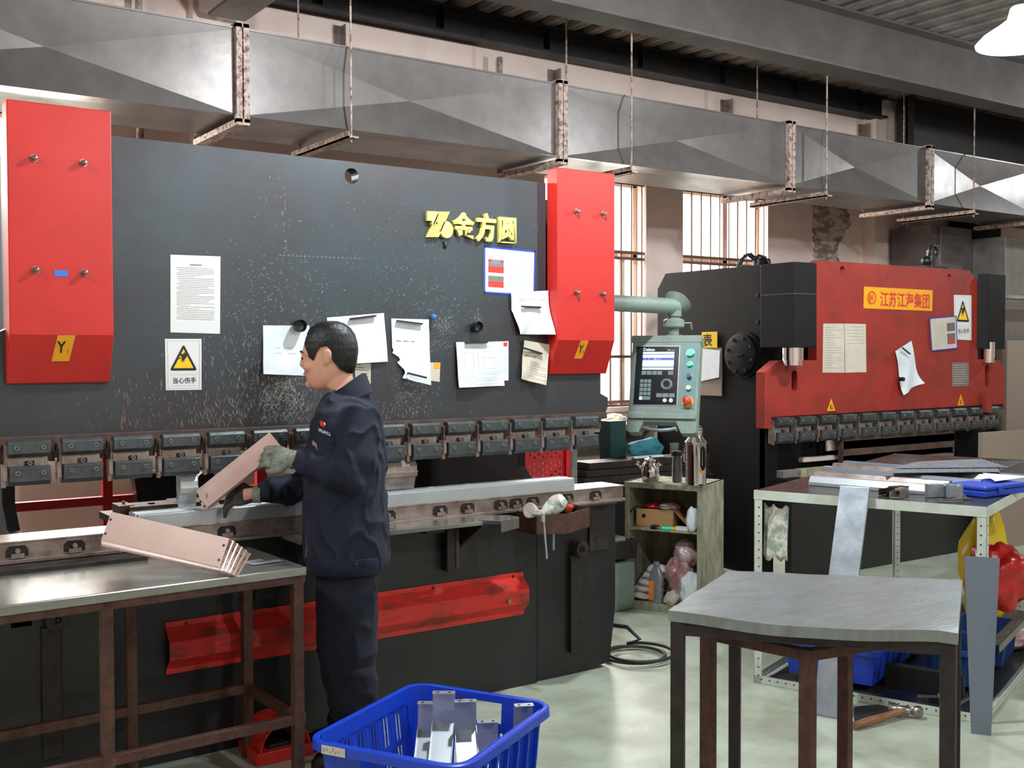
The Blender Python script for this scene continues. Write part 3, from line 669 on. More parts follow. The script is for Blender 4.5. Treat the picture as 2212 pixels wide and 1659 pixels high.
# ================================================================== papers and signs on the big ram
def sheet(name, pts, Y, mt, label, cat, lines=(), curl=.02, lift=0, group=None, n=14, frame=None, extra=None, kindn='print_grey', torn=None):
    """thin curling sheet; pts = four corners TL TR BR BL in the photograph, on plane Y"""
    c = [onY(a, b, Y) for a, b in pts]
    ph = random.uniform(0, 6)
    def F(u, v, o=0):                              # u right, v down
        p = c[0] * (1 - u) * (1 - v) + c[1] * u * (1 - v) + c[2] * u * v + c[3] * (1 - u) * v
        b = curl * (v ** 1.6) * (.55 + .45 * math.cos(3.1 * u + ph)) + curl * .25 * math.sin(u * 7 + v * 5 + ph) * v + lift
        return V((p.x, Y - .0015 - abs(b) - o, p.z))
    m = MB(); vs = []; fs = []
    for j in range(n + 1):
        for i in range(n + 1):
            u, v = i / n, j / n
            if torn: u, v = torn(u, v)
            vs.append(F(u, v))
    for j in range(n):
        for i in range(n): a = j * (n + 1) + i; fs.append((a, a + 1, a + n + 2, a + n + 1))
    k = len(vs); vs2 = vs + [p + V((0, .0006, 0)) for p in vs]
    fs2 = fs + [tuple(q + k for q in f[::-1]) for f in fs]
    bd = [i for i in range(n + 1)] + [(j + 1) * (n + 1) - 1 for j in range(1, n + 1)] + [n * (n + 1) + i for i in range(n - 1, -1, -1)] + [j * (n + 1) for j in range(n - 1, 0, -1)]
    for i in range(len(bd)): a, b = bd[i], bd[(i + 1) % len(bd)]; fs2.append((a, b, b + k, a + k))
    m.add(vs2, fs2, 0)
    mats = [mt, kindn] + (extra[0] if extra else [])
    def rect(u0, v0, u1, v1, mi=1, o=.0007, seg=6):
        for s_ in range(seg):
            a, b = u0 + (u1 - u0) * s_ / seg, u0 + (u1 - u0) * (s_ + 1) / seg
            m.add([F(a, v0, o), F(b, v0, o), F(b, v1, o), F(a, v1, o)], [(0, 3, 2, 1)], mi)
    for l in lines: rect(*l)
    if extra: extra[1](rect, F, m)
    o = m.build(name, mats, smooth=True, fixn=False)
    return tag(o, label, cat, group)
def textlines(v0, v1, n, u0=.12, u1=.88, th=.005, seed=1, jag=.3, mi=1):
    r = random.Random(seed); out = []
    for k in range(n):
        v = v0 + (v1 - v0) * k / max(1, n - 1); e = u1 - (r.random() * (u1 - u0) * .7 if r.random() < jag else 0); u = u0 + (.05 if r.random() < .2 else 0)
        while u < e: w_ = r.uniform(.03, .09); out.append((u, v, min(u + w_, e), v + th, mi, .0007, 1)); u += w_ + .008
    return out
Y = RY
sheet('notice_sheet', [(368, 550), (476, 554), (475, 721), (368, 718)], Y, 'sign_white', 'laminated white notice with small grey print, above the hand warning sign on the dark ram', 'notice',
      [(.38, .115, .62, .128, 1)] + textlines(.16, .82, 30, th=.004, seed=4), curl=.0)
def tri_sign(pts, Y, label, name='warning_sign', txt=True, col='sign_yellow', sc=(.09, .86, .1, .60)):
    c = [onY(a, b, Y) for a, b in pts]
    def F(u, v, o=0): p = c[0] * (1 - u) * (1 - v) + c[1] * u * (1 - v) + c[2] * u * v + c[3] * (1 - u) * v; return V((p.x, Y - .0022 - o, p.z))
    m = MB(); m.prism([F(0, 0), F(1, 0), F(1, 1), F(0, 1)], (0, .0015, 0))
    u0, u1, v0, v1 = sc
    A, B, Cc = (.5, v0), (u1 + .02, v1 + .02), (u0 + .02, v1 + .02)
    def rt(p, r_):   # rounded triangle
        out = []; cen = (sum(q[0] for q in p) / 3, sum(q[1] for q in p) / 3)
        for i in range(3):
            a, b, d = V(p[i - 1]).to_2d() if 0 else V((*p[i - 1], 0)), V((*p[i], 0)), V((*p[(i + 1) % 3], 0))
            e1, e2 = (a - b).normalized(), (d - b).normalized(); s0, s1 = b + e1 * r_, b + e2 * r_
            for k in range(5): t = k / 4; out.append(tuple((s0 * (1 - t) ** 2 + b * 2 * t * (1 - t) + s1 * t * t)[:2]))
        return out
    m.add([F(a, b, .0004) for a, b in rt([A, B, Cc], .07)], [tuple(range(15))], 1)
    g = ((A[0] + B[0] + Cc[0]) / 3, (A[1] + B[1] + Cc[1]) / 3); s_ = .72
    m.add([F(g[0] + (a - g[0]) * s_, g[1] + (b - g[1]) * s_, .0008) for a, b in rt([A, B, Cc], .01)], [tuple(range(15))], 2)
    H = [[(.55, .235), (.60, .28), (.58, .34), (.50, .40), (.44, .40), (.44, .33), (.40, .30), (.42, .27), (.48, .275)], [(.44, .39), (.46, .39), (.44, .425), (.42, .43)], [(.475, .395), (.495, .395), (.475, .44), (.455, .44)], [(.51, .385), (.53, .375), (.515, .425), (.495, .43)], [(.40, .335), (.43, .345), (.38, .385), (.36, .37)]]
    for h in H: m.add([F(a, b + .02, .0011) for a, b in h], [tuple(range(len(h)))], 1)
    ux = (c[1] - c[0]).normalized(); uz = (c[0] - c[3]).normalized()
    if txt:
        hh = (c[0] - c[3]).length
        m.text('当心伤手', F(.18, .86, .0008), ux, uz, hh * .125, mi=1, bold=.012, sx=(c[1] - c[0]).length * .66 / (hh * .125 * 4))
        for e in ((.06, .035, .94, .038), (.06, .965, .94, .968), (.06, .035, .066, .968), (.934, .035, .94, .968), (.12, .70, .88, .703), (.12, .91, .88, .913)):
            m.add([F(e[0], e[1], .0005), F(e[2], e[1], .0005), F(e[2], e[3], .0005), F(e[0], e[3], .0005)], [(0, 3, 2, 1)], 3)
    return tag(m.build(name, ['sign_white', 'ink_black', col, 'print_grey'], fixn=False), label, 'sign')
tri_sign([(356, 732), (435, 732), (435, 842), (358, 843)], Y, 'white sign with yellow hand-hazard triangle and black Chinese lettering on the dark ram')
def frameboard(rect, F, m):
    for a in ((0, 0, 1, .035), (0, .965, 1, 1), (0, 0, .025, 1), (.975, 0, 1, 1)): rect(*a, 2, .0012)
    rect(.08, .27, .38, .55, 3, .001); rect(.08, .33, .38, .42, 4, .0012); rect(.08, .62, .38, .86, 4, .001); rect(.08, .74, .38, .86, 3, .0012)
    rect(.14, .28, .32, .36, 1, .0014)
    for k in range(14): rect(.48, .26 + k * .045, .56 + (k % 3) * .04, .264 + k * .045, 1, .001, 1); rect(.62, .26 + k * .045, .9, .264 + k * .045, 5, .001, 1)
sheet('notice_board', [(1045, 531), (1156, 542), (1154, 640), (1045, 633)], Y, 'paper', 'white instruction sheet in a bright blue frame below the yellow lettering', 'notice', curl=0, n=4, extra=(['blue_frame', 'red_print', 'cabinet_grey', 'green_print'], frameboard))
sheet('paper_sheet', [(568, 703), (668, 703), (672, 812), (566, 808)], Y, 'paper', 'crumpled white drawing sheet behind the worker\'s forehead, held by a round black magnet', 'paper', [(.25, .45, .36, .46, 1), (.44, .45, .62, .46, 1), (.24, .56, .4, .567, 1), (.5, .56, .68, .567, 1)], curl=.02, kindn='print_faint')
sheet('paper_sheet', [(706, 686), (829, 676), (836, 781), (712, 788)], Y, 'paper', 'white drawing sheet right of the worker\'s head with a magnet strip at its top', 'paper', textlines(.12, .2, 3, .3, .5, seed=5) + textlines(.85, .92, 2, .8, .93, seed=6), curl=.015, kindn='print_faint')
def torn1(u, v):
    if v > .5 and u < .5: u = u + (.5 - u) * min(.55, (v - .5) * 1.5 + .08 * math.sin(v * 40))
    if v > .55 and u < .35: u += .05 * math.sin(v * 30)
    return u, v
m_ = [(845, 690), (928, 690), (930, 830), (845, 790)]
sheet('paper_sheet', [(845, 688), (926, 690), (930, 832), (846, 812)], Y, 'paper', 'torn white sheet with two magnet strips in the middle of the dark ram', 'paper', [(.1, .37, .24, .385, 1), (.3, .36, .45, .375, 1), (.5, .355, .6, .37, 1)], curl=.02, torn=torn1, n=20)
sheet('paper_sheet', [(928, 783), (951, 783), (949, 825), (926, 822)], Y, 'old_paper', 'small pale slip with an orange square, peeping out right of the torn sheet', 'paper', curl=.003, n=4, extra=(['orange_yellow'], lambda r, F, m: r(.4, .02, .95, .32, 2)))
sheet('paper_sheet', [(766, 780), (801, 783), (800, 829), (768, 826)], Y, 'old_paper', 'small yellowed card with rows of handwriting behind the worker\'s neck', 'paper', textlines(.12, .9, 7, .08, .92, .05, seed=8), curl=.002, n=4, kindn='shelf_green')
sheet('paper_sheet', [(1062, 738), (1098, 737), (1098, 822), (1062, 822)], Y, 'paper', 'narrow white sheet edge with a red square, tucked behind the technical drawing', 'paper', textlines(.3, .9, 8, .3, .9, seed=9), curl=.004, n=6, kindn='print_faint', extra=(['red_print'], lambda r, F, m: r(.62, .03, .92, .13, 2)))
dl = []
for a in ((.15, .24, .17, .26), (.15, .64, .35, .645), (.15, .24, .155, .64), (.345, .24, .35, .64), (.15, .24, .35, .245), (.55, .22, .8, .225), (.55, .36, .8, .365), (.55, .6, .8, .605), (.55, .22, .555, .6), (.795, .22, .8, .6), (.05, .68, .95, .684), (.45, .2, .455, .66), (.9, .2, .905, .66), (.05, .14, .4, .144), (.55, .1, .8, .104)): dl.append((*a, 1))
sheet('paper_sheet', [(982, 739), (1084, 738), (1086, 833), (985, 837)], Y, 'paper', 'technical drawing sheet with ruled views and a magnet strip on its top edge', 'paper', dl + textlines(.72, .94, 7, .08, .9, seed=11), curl=.02, lift=.012, kindn='print_faint')
def cutc(u, v):
    if v > .45: u = u + (1 - u) * .0 + (.25 * (v - .35)) * (1 - u)
    return u, v
sheet('paper_sheet', [(1100, 632), (1180, 628), (1181, 723), (1104, 722)], Y, 'paper', 'curled blank sheet with a grey magnet strip, hanging beside the right red cover', 'paper', textlines(.16, .2, 2, .2, .9, .02, seed=3), curl=.05, lift=.015, torn=cutc, kindn='print_faint')
sheet('paper_sheet', [(1130, 735), (1187, 745), (1168, 832), (1121, 818)], Y - .006, 'old_paper', 'small tilted bundle of handwritten notes under a dark magnet strip by the right red cover', 'paper', [(.1, .36, .5, .40, 1)] + textlines(.5, .9, 9, .3, .95, .012, seed=13), curl=.03, lift=.01, kindn='shelf_green')
# magnets
def strip(a, b, lab, Yo=.012, grp='magnet strips on the dark ram', w_=.012, Yp=None):
    p, q = onY(*a, (Yp or RY) - Yo), onY(*b, (Yp or RY) - Yo); d = (q - p)
    m = MB(); m.bar(p, q, w_, .008, (0, 0, 1)); return tag(m.build('magnet_strip', 'clamp_dark', bevel=.001), lab, 'magnet', grp)
strip((756, 689), (812, 682), 'dark magnet strip at the top of the sheet right of the worker\'s head')
strip((857, 693), (912, 700), 'dark magnet strip at the top of the torn sheet')
strip((881, 806), (921, 816), 'dark magnet strip near the torn bottom of the torn sheet', .03)
strip((1005, 740), (1053, 739), 'dark magnet strip on top of the technical drawing', .022)
strip((1127, 662), (1168, 664), 'grey magnet strip across the curled blank sheet', .032)
strip((1132, 752), (1171, 764), 'dark magnet strip across the tilted note bundle', .03)
def magnet(px_, py_, r_, lab, Yo=.0, hollow=True, mt='magnet_black'):
    q = onY(px_, py_, RY - .02); c = V((q.x, RY - .006 - Yo, q.z))
    prof = [(r_ * .8, 0), (r_, .012), (r_, .035), (r_ * .92, .04), (r_ * .8, .036), (r_ * .7, .02), (r_ * .3, .018)] if hollow else [(r_ * .5, 0), (r_ * .6, .01), (r_, .018), (r_ * .8, .028), (0, .032)]
    return tag(MB().lathe(c, prof, 28, ax=(0, -1, 0)).build('round_magnet', mt, smooth=True), lab, 'magnet')
magnet(646, 704, .027, 'round black cup magnet on the crumpled sheet left of the worker\'s head')
magnet(1029, 706, .026, 'round black cup magnet above the technical drawing')
magnet(936, 684, .012, 'small blue knob magnet between the torn sheet and the technical drawing', hollow=False, mt='blue_tape')
# ================================================================== second press brake
Y2 = 5.2
p2 = thing('press_brake', 'smaller worn red and black press brake standing behind the slotted white rack', 'machine', (7, 5.9, 0))
def Q(a, b, Yp=Y2): q = onY(a, b, Yp); return (q.x, q.z)
out = [(1667, 901), (2165, 873), (2170, 880), (2170, 798), (2159, 778), (2112, 776), (2111.6, 608), (2094, 584), (1771, 562), (1764, 568), (1764, 778), (1744, 778), (1681, 779), (1652, 804), (1652, 926), (1667, 926)]
holes = [circ(*Q(1820, 583), .028), circ(*Q(2051, 599), .026)]
def slot(a, b, c, d):
    x0, z1 = Q(a, b); x1, z0 = Q(c, d); r_ = (x1 - x0) / 2; cx = (x0 + x1) / 2
    return [(cx + r_ * math.cos(t * math.pi / 8), z1 - r_ + r_ * math.sin(t * math.pi / 8)) for t in range(9)] + [(cx - r_ * math.cos(t * math.pi / 8), z0 + r_ - r_ * math.sin(t * math.pi / 8)) for t in range(9)]
holes += [slot(1710, 800, 1722, 846), slot(2128, 787, 2137, 836)]
m = MB(); m.plate([[Q(*p) for p in out]] + holes, XZ(Y2), .08)
R2 = random.Random(5)
m.build('ram', ['dusty_red'], p2, bevel=.004)
m = MB(); x0 = Q(1668, 900)[0]; x1 = Q(2166, 880)[0]; zt = Q(1700, 900)[1]
m.box((x0, Y2 + .02, zt - .01), (x1, Y2 + .07, zt + .03)); m.box((x0, Y2 - .01, zt - .03), (x1, Y2 + .06, zt - .005)); m.build('ram_land', 'rust_edge', p2)
xs, xe = onY(1683, 905, 5.13).x, onY(2161, 885, 5.13).x; n2 = 12; pit = (xe - xs - .16) / (n2 - 1)
c2 = make_clamp(xs, 5.14, p2, s=1.12, ztop=zt - .0)
for k in range(1, n2): c = copy_tree(c2, p2); c.location = (k * pit, 0, 0)
m = MB(); m.prism([Q(*p, 5.12) for p in ((2124, 848), (2138, 848), (2144, 890), (2128, 890))][0:0] or [(lambda q: (q[0], 5.12, q[1]))(Q(*p, 5.12)) for p in ((2128, 848), (2138, 848), (2144, 891), (2130, 891))], (0, .03, 0)); m.build('hanging_strap', 'dusty_red', p2)
def box2(a, b, Yf, depth, name, mt, lab=None, bev=.004, par=None):
    p, q = onY(*a, Yf), onY(*b, Yf); return MB().box((p.x, Yf, q.z), (q.x, Yf + depth, p.z)).build(name, mt, par or p2, label=lab, bevel=bev)
# cylinder housings
p, q = onY(1716, 565, 5.0), onY(1764, 751, 5.0)
HD = onX(1642, 572, p.x).y; m = MB(); m.box((p.x - .0, 5.0, q.z), (q.x, HD, p.z)); m.build('cylinder_housing', 'black_paint', p2, bevel=.006)
m = MB(); m.box((p.x - .002, 4.998, p.z - .22), (q.x + .002, HD, p.z - .212)); m.build('seam', 'clamp_steel', p2)
p, q = onY(2112, 592, 5.195), onY(2171, 754, 5.13); m = MB().prism([(p.x, 5.12, q.z), (p.x, 5.12, p.z), ((p.x + q.x) / 2 - .02, 5.0, p.z), (q.x, 5.1, p.z), (q.x, 5.1, q.z)][0:0] or [(p.x, 5.198, q.z), (onY(2137, 600, 5.13).x, 5.13, q.z), (q.x, 5.13, q.z), (q.x, 5.198, q.z)], (0, 0, p.z - q.z)); m.build('cylinder_housing', 'black_paint', p2, bevel=.004)
for a, b in (((1712, 752), .075), ((2134, 752), .055)):
    q = onY(a[0], a[1], 5.25 if a[0] < 2000 else 5.2); yy = 5.12 if a[0] < 2000 else 5.17
    q = onY(a[0], a[1], yy); m = MB(); m.cyl((q.x, yy, q.z + .05), (q.x, yy, q.z - .085), b, n=30); m.cyl((q.x, yy, q.z - .085), (q.x, yy, q.z - .12), b * .9, n=30); m.build('piston_rod', 'chrome', p2, smooth=True)
# side frames
XS = 5.9
def S2(a, b): q = onX(a, b, XS); return (q.y, q.z)
sd = [S2(1642, 572), S2(1437, 591), S2(1420, 625), (S2(1420, 625)[0], 0), (5.32, 0), (5.32, .9), (5.38, 1.28)]
m = MB(); m.prism([(XS, a, b) for a, b in sd], (.06, 0, 0)); m.build('side_frame', 'black_paint', p2, bevel=.004)
m = MB(); m.prism([(8.75, a, b) for a, b in sd], (.06, 0, 0)); m.build('side_frame', 'black_paint', p2)
q = onX(1603, 766, XS - .03); rr = .15
o = MB().lathe((XS, q.y, q.z), [(rr + .02, 0), (rr + .02, .02), (rr, .022), (rr, .055), (rr - .012, .06), (.02, .06)], 40, ax=(-1, 0, 0)).build('flange_cover', 'black_paint', p2, smooth=30)
for k in range(8): a = k * math.pi / 4 + .3; hexbolt(mbb := MB(), (XS - .06, q.y + math.cos(a) * rr * .82, q.z + math.sin(a) * rr * .82), (-1, 0, 0), .012, .008); mbb.build('bolt', 'clamp_dark', o, smooth=True)
m = MB(); m.cyl((XS - .06, q.y, q.z), (XS - .08, q.y, q.z), .012, n=10); m.bar((XS - .075, q.y + .04, q.z), (XS - .075, q.y - .05, q.z), .015, .01); m.build('handle', 'clamp_dark', o)
q = onX(1640, 600, XS - .05); m = MB(); m.cyl((XS, q.y, q.z), (XS - .05, q.y, q.z), .05, n=20); m.cyl((XS - .05, q.y, q.z), (XS - .06, q.y, q.z), .03, n=16); m.build('round_plug', 'black_paint', p2, smooth=30)
for py_ in (637, 695): q = onX(1637, py_, XS); MB().cyl((XS, q.y, q.z), (XS - .01, q.y, q.z), .016, n=12).build('round_plug', 'ink_black', p2)
# frame top, rear plate, bed
m = MB(); m.box((XS, 5.35, .3), (8.8, 5.4, 2.2)); m.build('rear_plate', 'black_paint', p2)  # carried down below the clamps to make a dark background there
m = MB(); m.plate([[(XS + .02, .0), (8.8, 0), (8.8, .66), (XS + .02, .66)]], XZ(5.12), .06); m.box((XS + .03, 5.17, .3), (8.78, 5.3, .68)); m.build('bed_plate', 'dark_base', p2, bevel=.004)
m = MB(); m.box((6.0, 5.08, .66), (8.75, 5.33, .70)); m.build('bed_top', 'clamp_dark', p2)
for a, b, mt_ in (((1820, 938), (2062, 952), 'rust_edge'), ((1822, 953), (2062, 984), 'rust_edge'), ((1822, 985), (2058, 990), 'bare_steel')): box2(a, b, 5.16, .05, 'punch_bar', mt_, bev=.001)
box2((1902, 993), (2060, 1006), 5.1, .1, 'die_bar', 'cabinet_grey')
box2((1787, 951), (1819, 972), 5.25, .02, 'white_plate', 'window_frame'); box2((1736, 989), (1818, 992), 5.25, .05, 'gauge_rail', 'window_frame')
for i, (a, b) in enumerate((((1692, 1018), (1725, 1030)), ((1731, 1014), (1790, 1026)), ((1793, 1008), (1802, 1021)), ((1812, 1008), (1822, 1020)))):
    box2(a, b, 5.05, .06, 'die_block', ('cabinet_grey', 'shelf_green', 'window_frame', 'window_frame')[i], bev=.002)
# top fittings
def hose(pts, Yp, r_, name='hydraulic_hose'): return MB().tube([V(onY(a, b, Yp)) for a, b in pts], r_, 10)
m = hose([(1592, 582), (1602, 560), (1615, 550), (1628, 560), (1640, 552), (1652, 556), (1660, 572)], 5.75, .012); m.tube([onY(a, b, 5.8) for a, b in ((1600, 575), (1608, 552), (1622, 548), (1640, 566))], .01, 10)
q = onY(1635, 566, 5.8); m.cyl(q, q + V((.12, 0, 0)), .035, n=16); m.cyl(q + V((.0, 0, -.06)), q + V((0, 0, .02)), .03, n=14); m.box((q.x - .1, 5.75, q.z - .09), (q.x + .3, 5.9, q.z - .04)); m.build('hydraulic_valve', 'black_plastic', p2, smooth=True)
q = onY(2015, 578, 5.35); m = MB(); m.box((q.x - .16, 5.3, q.z - .02), (q.x + .14, 5.45, q.z + .01)); m.cyl((q.x, 5.37, q.z), (q.x, 5.37, q.z + .14), .035, n=14); m.ringtorus((q.x + .02, 5.36, q.z + .13), .05, .014, (0, 1, 0)); m.ball((q.x - .07, 5.36, q.z + .05), .045, 12); m.build('hydraulic_valve', 'black_plastic', p2, smooth=True)
# plates and papers on the red ram
m = MB(); F2 = lambda a, b, o=0: (lambda q: V((q.x, Y2 - .003 - o, q.z)))(onY(a, b, Y2))
m.prism([F2(1866, 619), F2(2014, 627), F2(2013, 672), F2(1865, 666)], (0, .003, 0))
ux = (F2(2014, 650) - F2(1866, 643)).normalized(); uz = V((0, 0, 1))
o1, o2 = F2(1900, 660), F2(2008, 665); zz1, zz0 = F2(1900, 632).z, F2(1900, 661).z; h = (zz1 - zz0) / .84
m.text('江苏江海集团', F2(1900, 659, .001), ux, uz, h, mi=1, bold=.02, sx=(o2 - o1).length / (h * 6.0))
c = F2(1882, 643, .002); m.ringtorus(c, .046, .004, (0, 1, 0), 30, 6, mi=1); m.text('JH', c + V((-.030, -.001, -.026)), ux, uz, .075, mi=1, bold=.02, sx=.62)
m.build('name_plate', ['orange_yellow', 'red_print'], p2, label='orange plate with round emblem and Chinese characters', fixn=False)
Yp = Y2
sheet('notice_sheet', [(1778, 699), (1823, 699), (1824, 805), (1776, 805)], Yp, 'old_paper', 'left half of the yellowed printed notice on the red ram', 'notice', textlines(.08, .9, 17, .1, .9, .006, seed=21, jag=.5), curl=.002)
sheet('notice_sheet', [(1824, 699), (1870, 700), (1871, 804), (1825, 805)], Yp, 'old_paper', 'right half of the yellowed notice on the red ram, printed only near its top', 'notice', textlines(.06, .4, 6, .08, .9, .006, seed=22, jag=.5), curl=.002)
tri_sign([(2060, 637), (2098, 638), (2098, 735), (2062, 733)], Yp, 'tall white sign with yellow hand-hazard triangle at the right end of the red ram', col='sign_yellow', sc=(.1, .86, .1, .58))
def fb2(rect, F, m):
    for a in ((0, 0, 1, .03), (0, .97, 1, 1), (0, 0, .03, 1), (.97, 0, 1, 1)): rect(*a, 2, .0012)
    rect(.62, .2, .92, .45, 3, .001); rect(.62, .52, .92, .84, 3, .001); rect(.7, .66, .88, .82, 4, .0012)
sheet('notice_board', [(2007, 687), (2066, 682), (2068, 753), (2012, 759)], Yp - .008, 'old_paper', 'tilted framed instruction sheet with two small photographs, overlapping the tall warning sign', 'notice', textlines(.2, .85, 12, .12, .55, .006, seed=25), curl=0, n=4, extra=(['blue_frame', 'cabinet_grey', 'red_print'], fb2))
def tw(u, v): return (u * (1 - .12 * math.sin(v * 3)) + .05 * math.sin(v * 5), v + .06 * (1 - u) * (1 - v) - .08 * (u) * v * 0)
sheet('paper_sheet', [(1930, 753), (1966, 736), (1989, 826), (1943, 852)], Yp, 'paper', 'twisted white slip hanging crookedly on the red ram', 'paper', textlines(.15, .5, 9, .1, .8, .006, seed=27), curl=.06, lift=.01, torn=tw, kindn='print_faint')
strip((1949, 751), (1966, 765), 'dark magnet strip across the top of the twisted slip', .045, None, .012, Y2)
q = onY(1944, 819, Y2 - .04); tag(MB().cyl((q.x, Y2 - .035, q.z), (q.x, Y2 - .075, q.z), .016, n=18).build('round_magnet', 'magnet_black', smooth=30), 'small round black magnet low on the twisted slip', 'magnet')
p, q = onY(2056, 783, Y2), onY(2092, 834, Y2); m = MB().box((p.x, Y2 - .003, q.z), (q.x, Y2, p.z)); r_ = random.Random(3)
for k in range(9): zz = p.z - .02 - k * (p.z - q.z) / 10.5; m.box((p.x + .01, Y2 - .0036, zz - .003), (q.x - .015 - r_.random() * .05, Y2 - .003, zz), 1)
m.build('rating_plate', ['cabinet_grey', 'old_paper'], p2)
for a, b in ((1795, 876), (2075, 865)):
    q = onY(a, b, Y2); m = MB(); s_ = .052; m.prism([(q.x - s_, Y2 - .003, q.z - s_), (q.x + s_, Y2 - .003, q.z - s_), (q.x, Y2 - .003, q.z + s_)], (0, .002, 0)); m.prism([(q.x - .01, Y2 - .004, q.z - s_ * .6), (q.x - .002, Y2 - .004, q.z - s_ * .6), (q.x - .004, Y2 - .004, q.z + .01), (q.x - .014, Y2 - .004, q.z)], (0, .001, 0), 1); m.prism([(q.x + .006, Y2 - .004, q.z - s_ * .6), (q.x + .014, Y2 - .004, q.z - s_ * .6), (q.x + .01, Y2 - .004, q.z + .01)], (0, .001, 0), 1); m.box((q.x - s_, Y2 - .0038, q.z - s_ * .98), (q.x + s_, Y2 - .003, q.z - s_ * .78), 1)
    m.build('hazard_triangle', ['orange_yellow', 'ink_black'], p2)
# clipboard on the side frame
q = onX(1528, 780, XS - .02); m = MB(); m.box((XS - .015, q.y - .14, q.z - .26), (XS - .005, q.y + .12, q.z + .10)); t = thing('clipboard', 'dark clipboard with yellow label and loose papers hung on the black side behind the controller', 'clipboard', (XS - .01, q.y, q.z))
m.build('board', 'beige_board', t); m = MB().box((XS - .02, q.y - .10, q.z + .1), (XS - .015, q.y + .06, q.z + .22)); m.text('表', (XS - .021, q.y + .05, q.z + .12), (0, -1, 0), (0, 0, 1), .1, mi=1, bold=.02); m.build('label', ['sign_yellow', 'ink_black'], t, fixn=False)
MB().prism([(XS - .03, q.y - .14, q.z + .08), (XS - .02, q.y + .1, q.z + .1), (XS - .02, q.y + .1, q.z - .16), (XS - .04, q.y - .14, q.z - .12)], (.001, 0, 0)).build('papers', 'paper', t)
# ================================================================== pendant controller
K = thing('pendant_controller', 'grey-green machine controller with screen and keypad hung from a swivelling tube arm', 'controller', (4.3, 4.8, 1.15))
kn = V((-.80, -.60, 0)).normalized(); kr = V((.60, -.80, 0)).normalized(); top = onY(1440, 725, 4.80)
sl = math.radians(17); kd = (V((0, 0, -1)) * math.cos(sl) + kn * math.sin(sl)).normalized(); kf = kr.cross(-kd).normalized()
if kf.dot(kn) < 0: kf = -kf
scl = .47 / 248.0
KW = .405
def KP(u, v, o=0): return top + kr * (u * KW) + kd * (v * .545) + kf * o       # u in -.5...5, v 0..1
def kprism(pts, o0, o1, mi, m): m.prism([KP(a, b, o0) for a, b in pts], kf * (o1 - o0), mi)
m = MB(); kprism([(-.5, .06), (.5, .06), (.5, .84), (.5, 1.07), (.48, 1.09), (.28, 1.09), (.2, .97), (-.27, .97), (-.33, 1.09), (-.48, 1.09), (-.52, 1.06), (-.5, .84)], -.10, 0, 0, m)
body = m.build('housing', 'controller_grey', K, bevel=.006)
m = MB(); kprism([(-.51, 0), (.51, 0), (.51, .075), (-.51, .075)], -.105, .004, 0, m); m.text('工 1号', KP(-.08, .06, .0045), kr, -kd, .022, mi=1, nrm=kf); m.build('top_cap', ['controller_grey', 'print_grey'], K, fixn=False)
m = MB(); m.prism([KP(-.49, .85, 0), KP(.49, .85, 0), KP(.49, .85, 0) + kf * .02 + kd * .02, KP(-.49, .85, 0) + kf * .02 + kd * .02], kd * .03); m.build('lower_lip', 'controller_grey', K, bevel=.003)
m = MB(); m.tube([KP(-.26, 1.04, -.03), KP(-.25, 1.04, .01), KP(-.15, 1.065, .02), KP(.0, 1.07, .022), KP(.13, 1.06, .02), KP(.2, 1.04, .01), KP(.21, 1.04, -.03)], .011, 12); m.build('handle', 'aluminium', K, smooth=True)
# face plate, screen, keys
m = MB(); kprism([(-.44, .12), (.21, .12), (.21, .79), (-.44, .79)], 0, .004, 0, m); m.build('panel_rim', 'aluminium', K)
m = MB(); kprism([(-.43, .128), (.20, .128), (.20, .782), (-.43, .782)], .003, .006, 0, m); pan = m.build('key_panel', 'glass_black', K)
m = MB(); kprism([(-.33, .19), (.13, .19), (.13, .39), (-.33, .39)], .006, .0075, 0, m)
for a, b, mi in ((.212, .222, 1), (.255, .285, 1), (.355, .37, 2)): kprism([(-.33, a), (.13, a), (.13, b), (-.33, b)], .0076, .0082, mi, m)
m.text('Y  =    85.17', KP(-.31, .279, .0085), kr, -kd, .02, mi=3, nrm=kf); m.build('screen', ['screen', 'screen_bar', 'controller_panel', 'sign_white'], pan)
m = MB(); m.text('Delem', KP(-.33, .178, .0065), kr, -kd, .026, mi=0, bold=.03, nrm=kf); m.text('DA-51s', KP(.03, .178, .0065), kr, -kd, .014, mi=0, nrm=kf); m.build('panel_lettering', 'sign_white', pan, fixn=False)
def key(u, v, w_, h_, mt='key_grey'): m = MB(); kprism([(u, v), (u + w_, v), (u + w_, v + h_), (u, v + h_)], .006, .0085, 0, m); return m
for k in range(4): key(-.335 + k * .078, .405, .07, .045).build('key', 'key_grey', pan, bevel=.0008)
key(.055, .405, .075, .045).build('key', 'key_grey', pan, bevel=.0008)
for r__ in range(4):
    for c__ in range(3): key(-.35 + c__ * .058, .50 + r__ * .047, .05, .04).build('key', 'key_grey', pan, bevel=.0008)
key(-.35, .69, .05, .04).build('key', 'sign_white', pan); key(-.292, .69, .108, .04).build('key', 'key_grey', pan)
for k in range(3): key(-.1 + k * .092, .655, .085, .045).build('key', 'key_grey', pan, bevel=.0008)
m = MB(); m.ringtorus(KP(.04, .555, .007), .027, .009, kf, 28, 8); m.build('dial', 'key_grey', pan, smooth=True)
for k in range(2): c = KP(.03 + k * .09, .735, .006); MB().cyl(c, c + kf * .006, .012, n=20).build('round_key', 'sign_white', pan, smooth=30)
m = MB(); kprism([(.27, .12), (.46, .12), (.46, .82), (.27, .82)], 0, .004, 0, m); bp = m.build('button_plate', 'controller_panel', K)
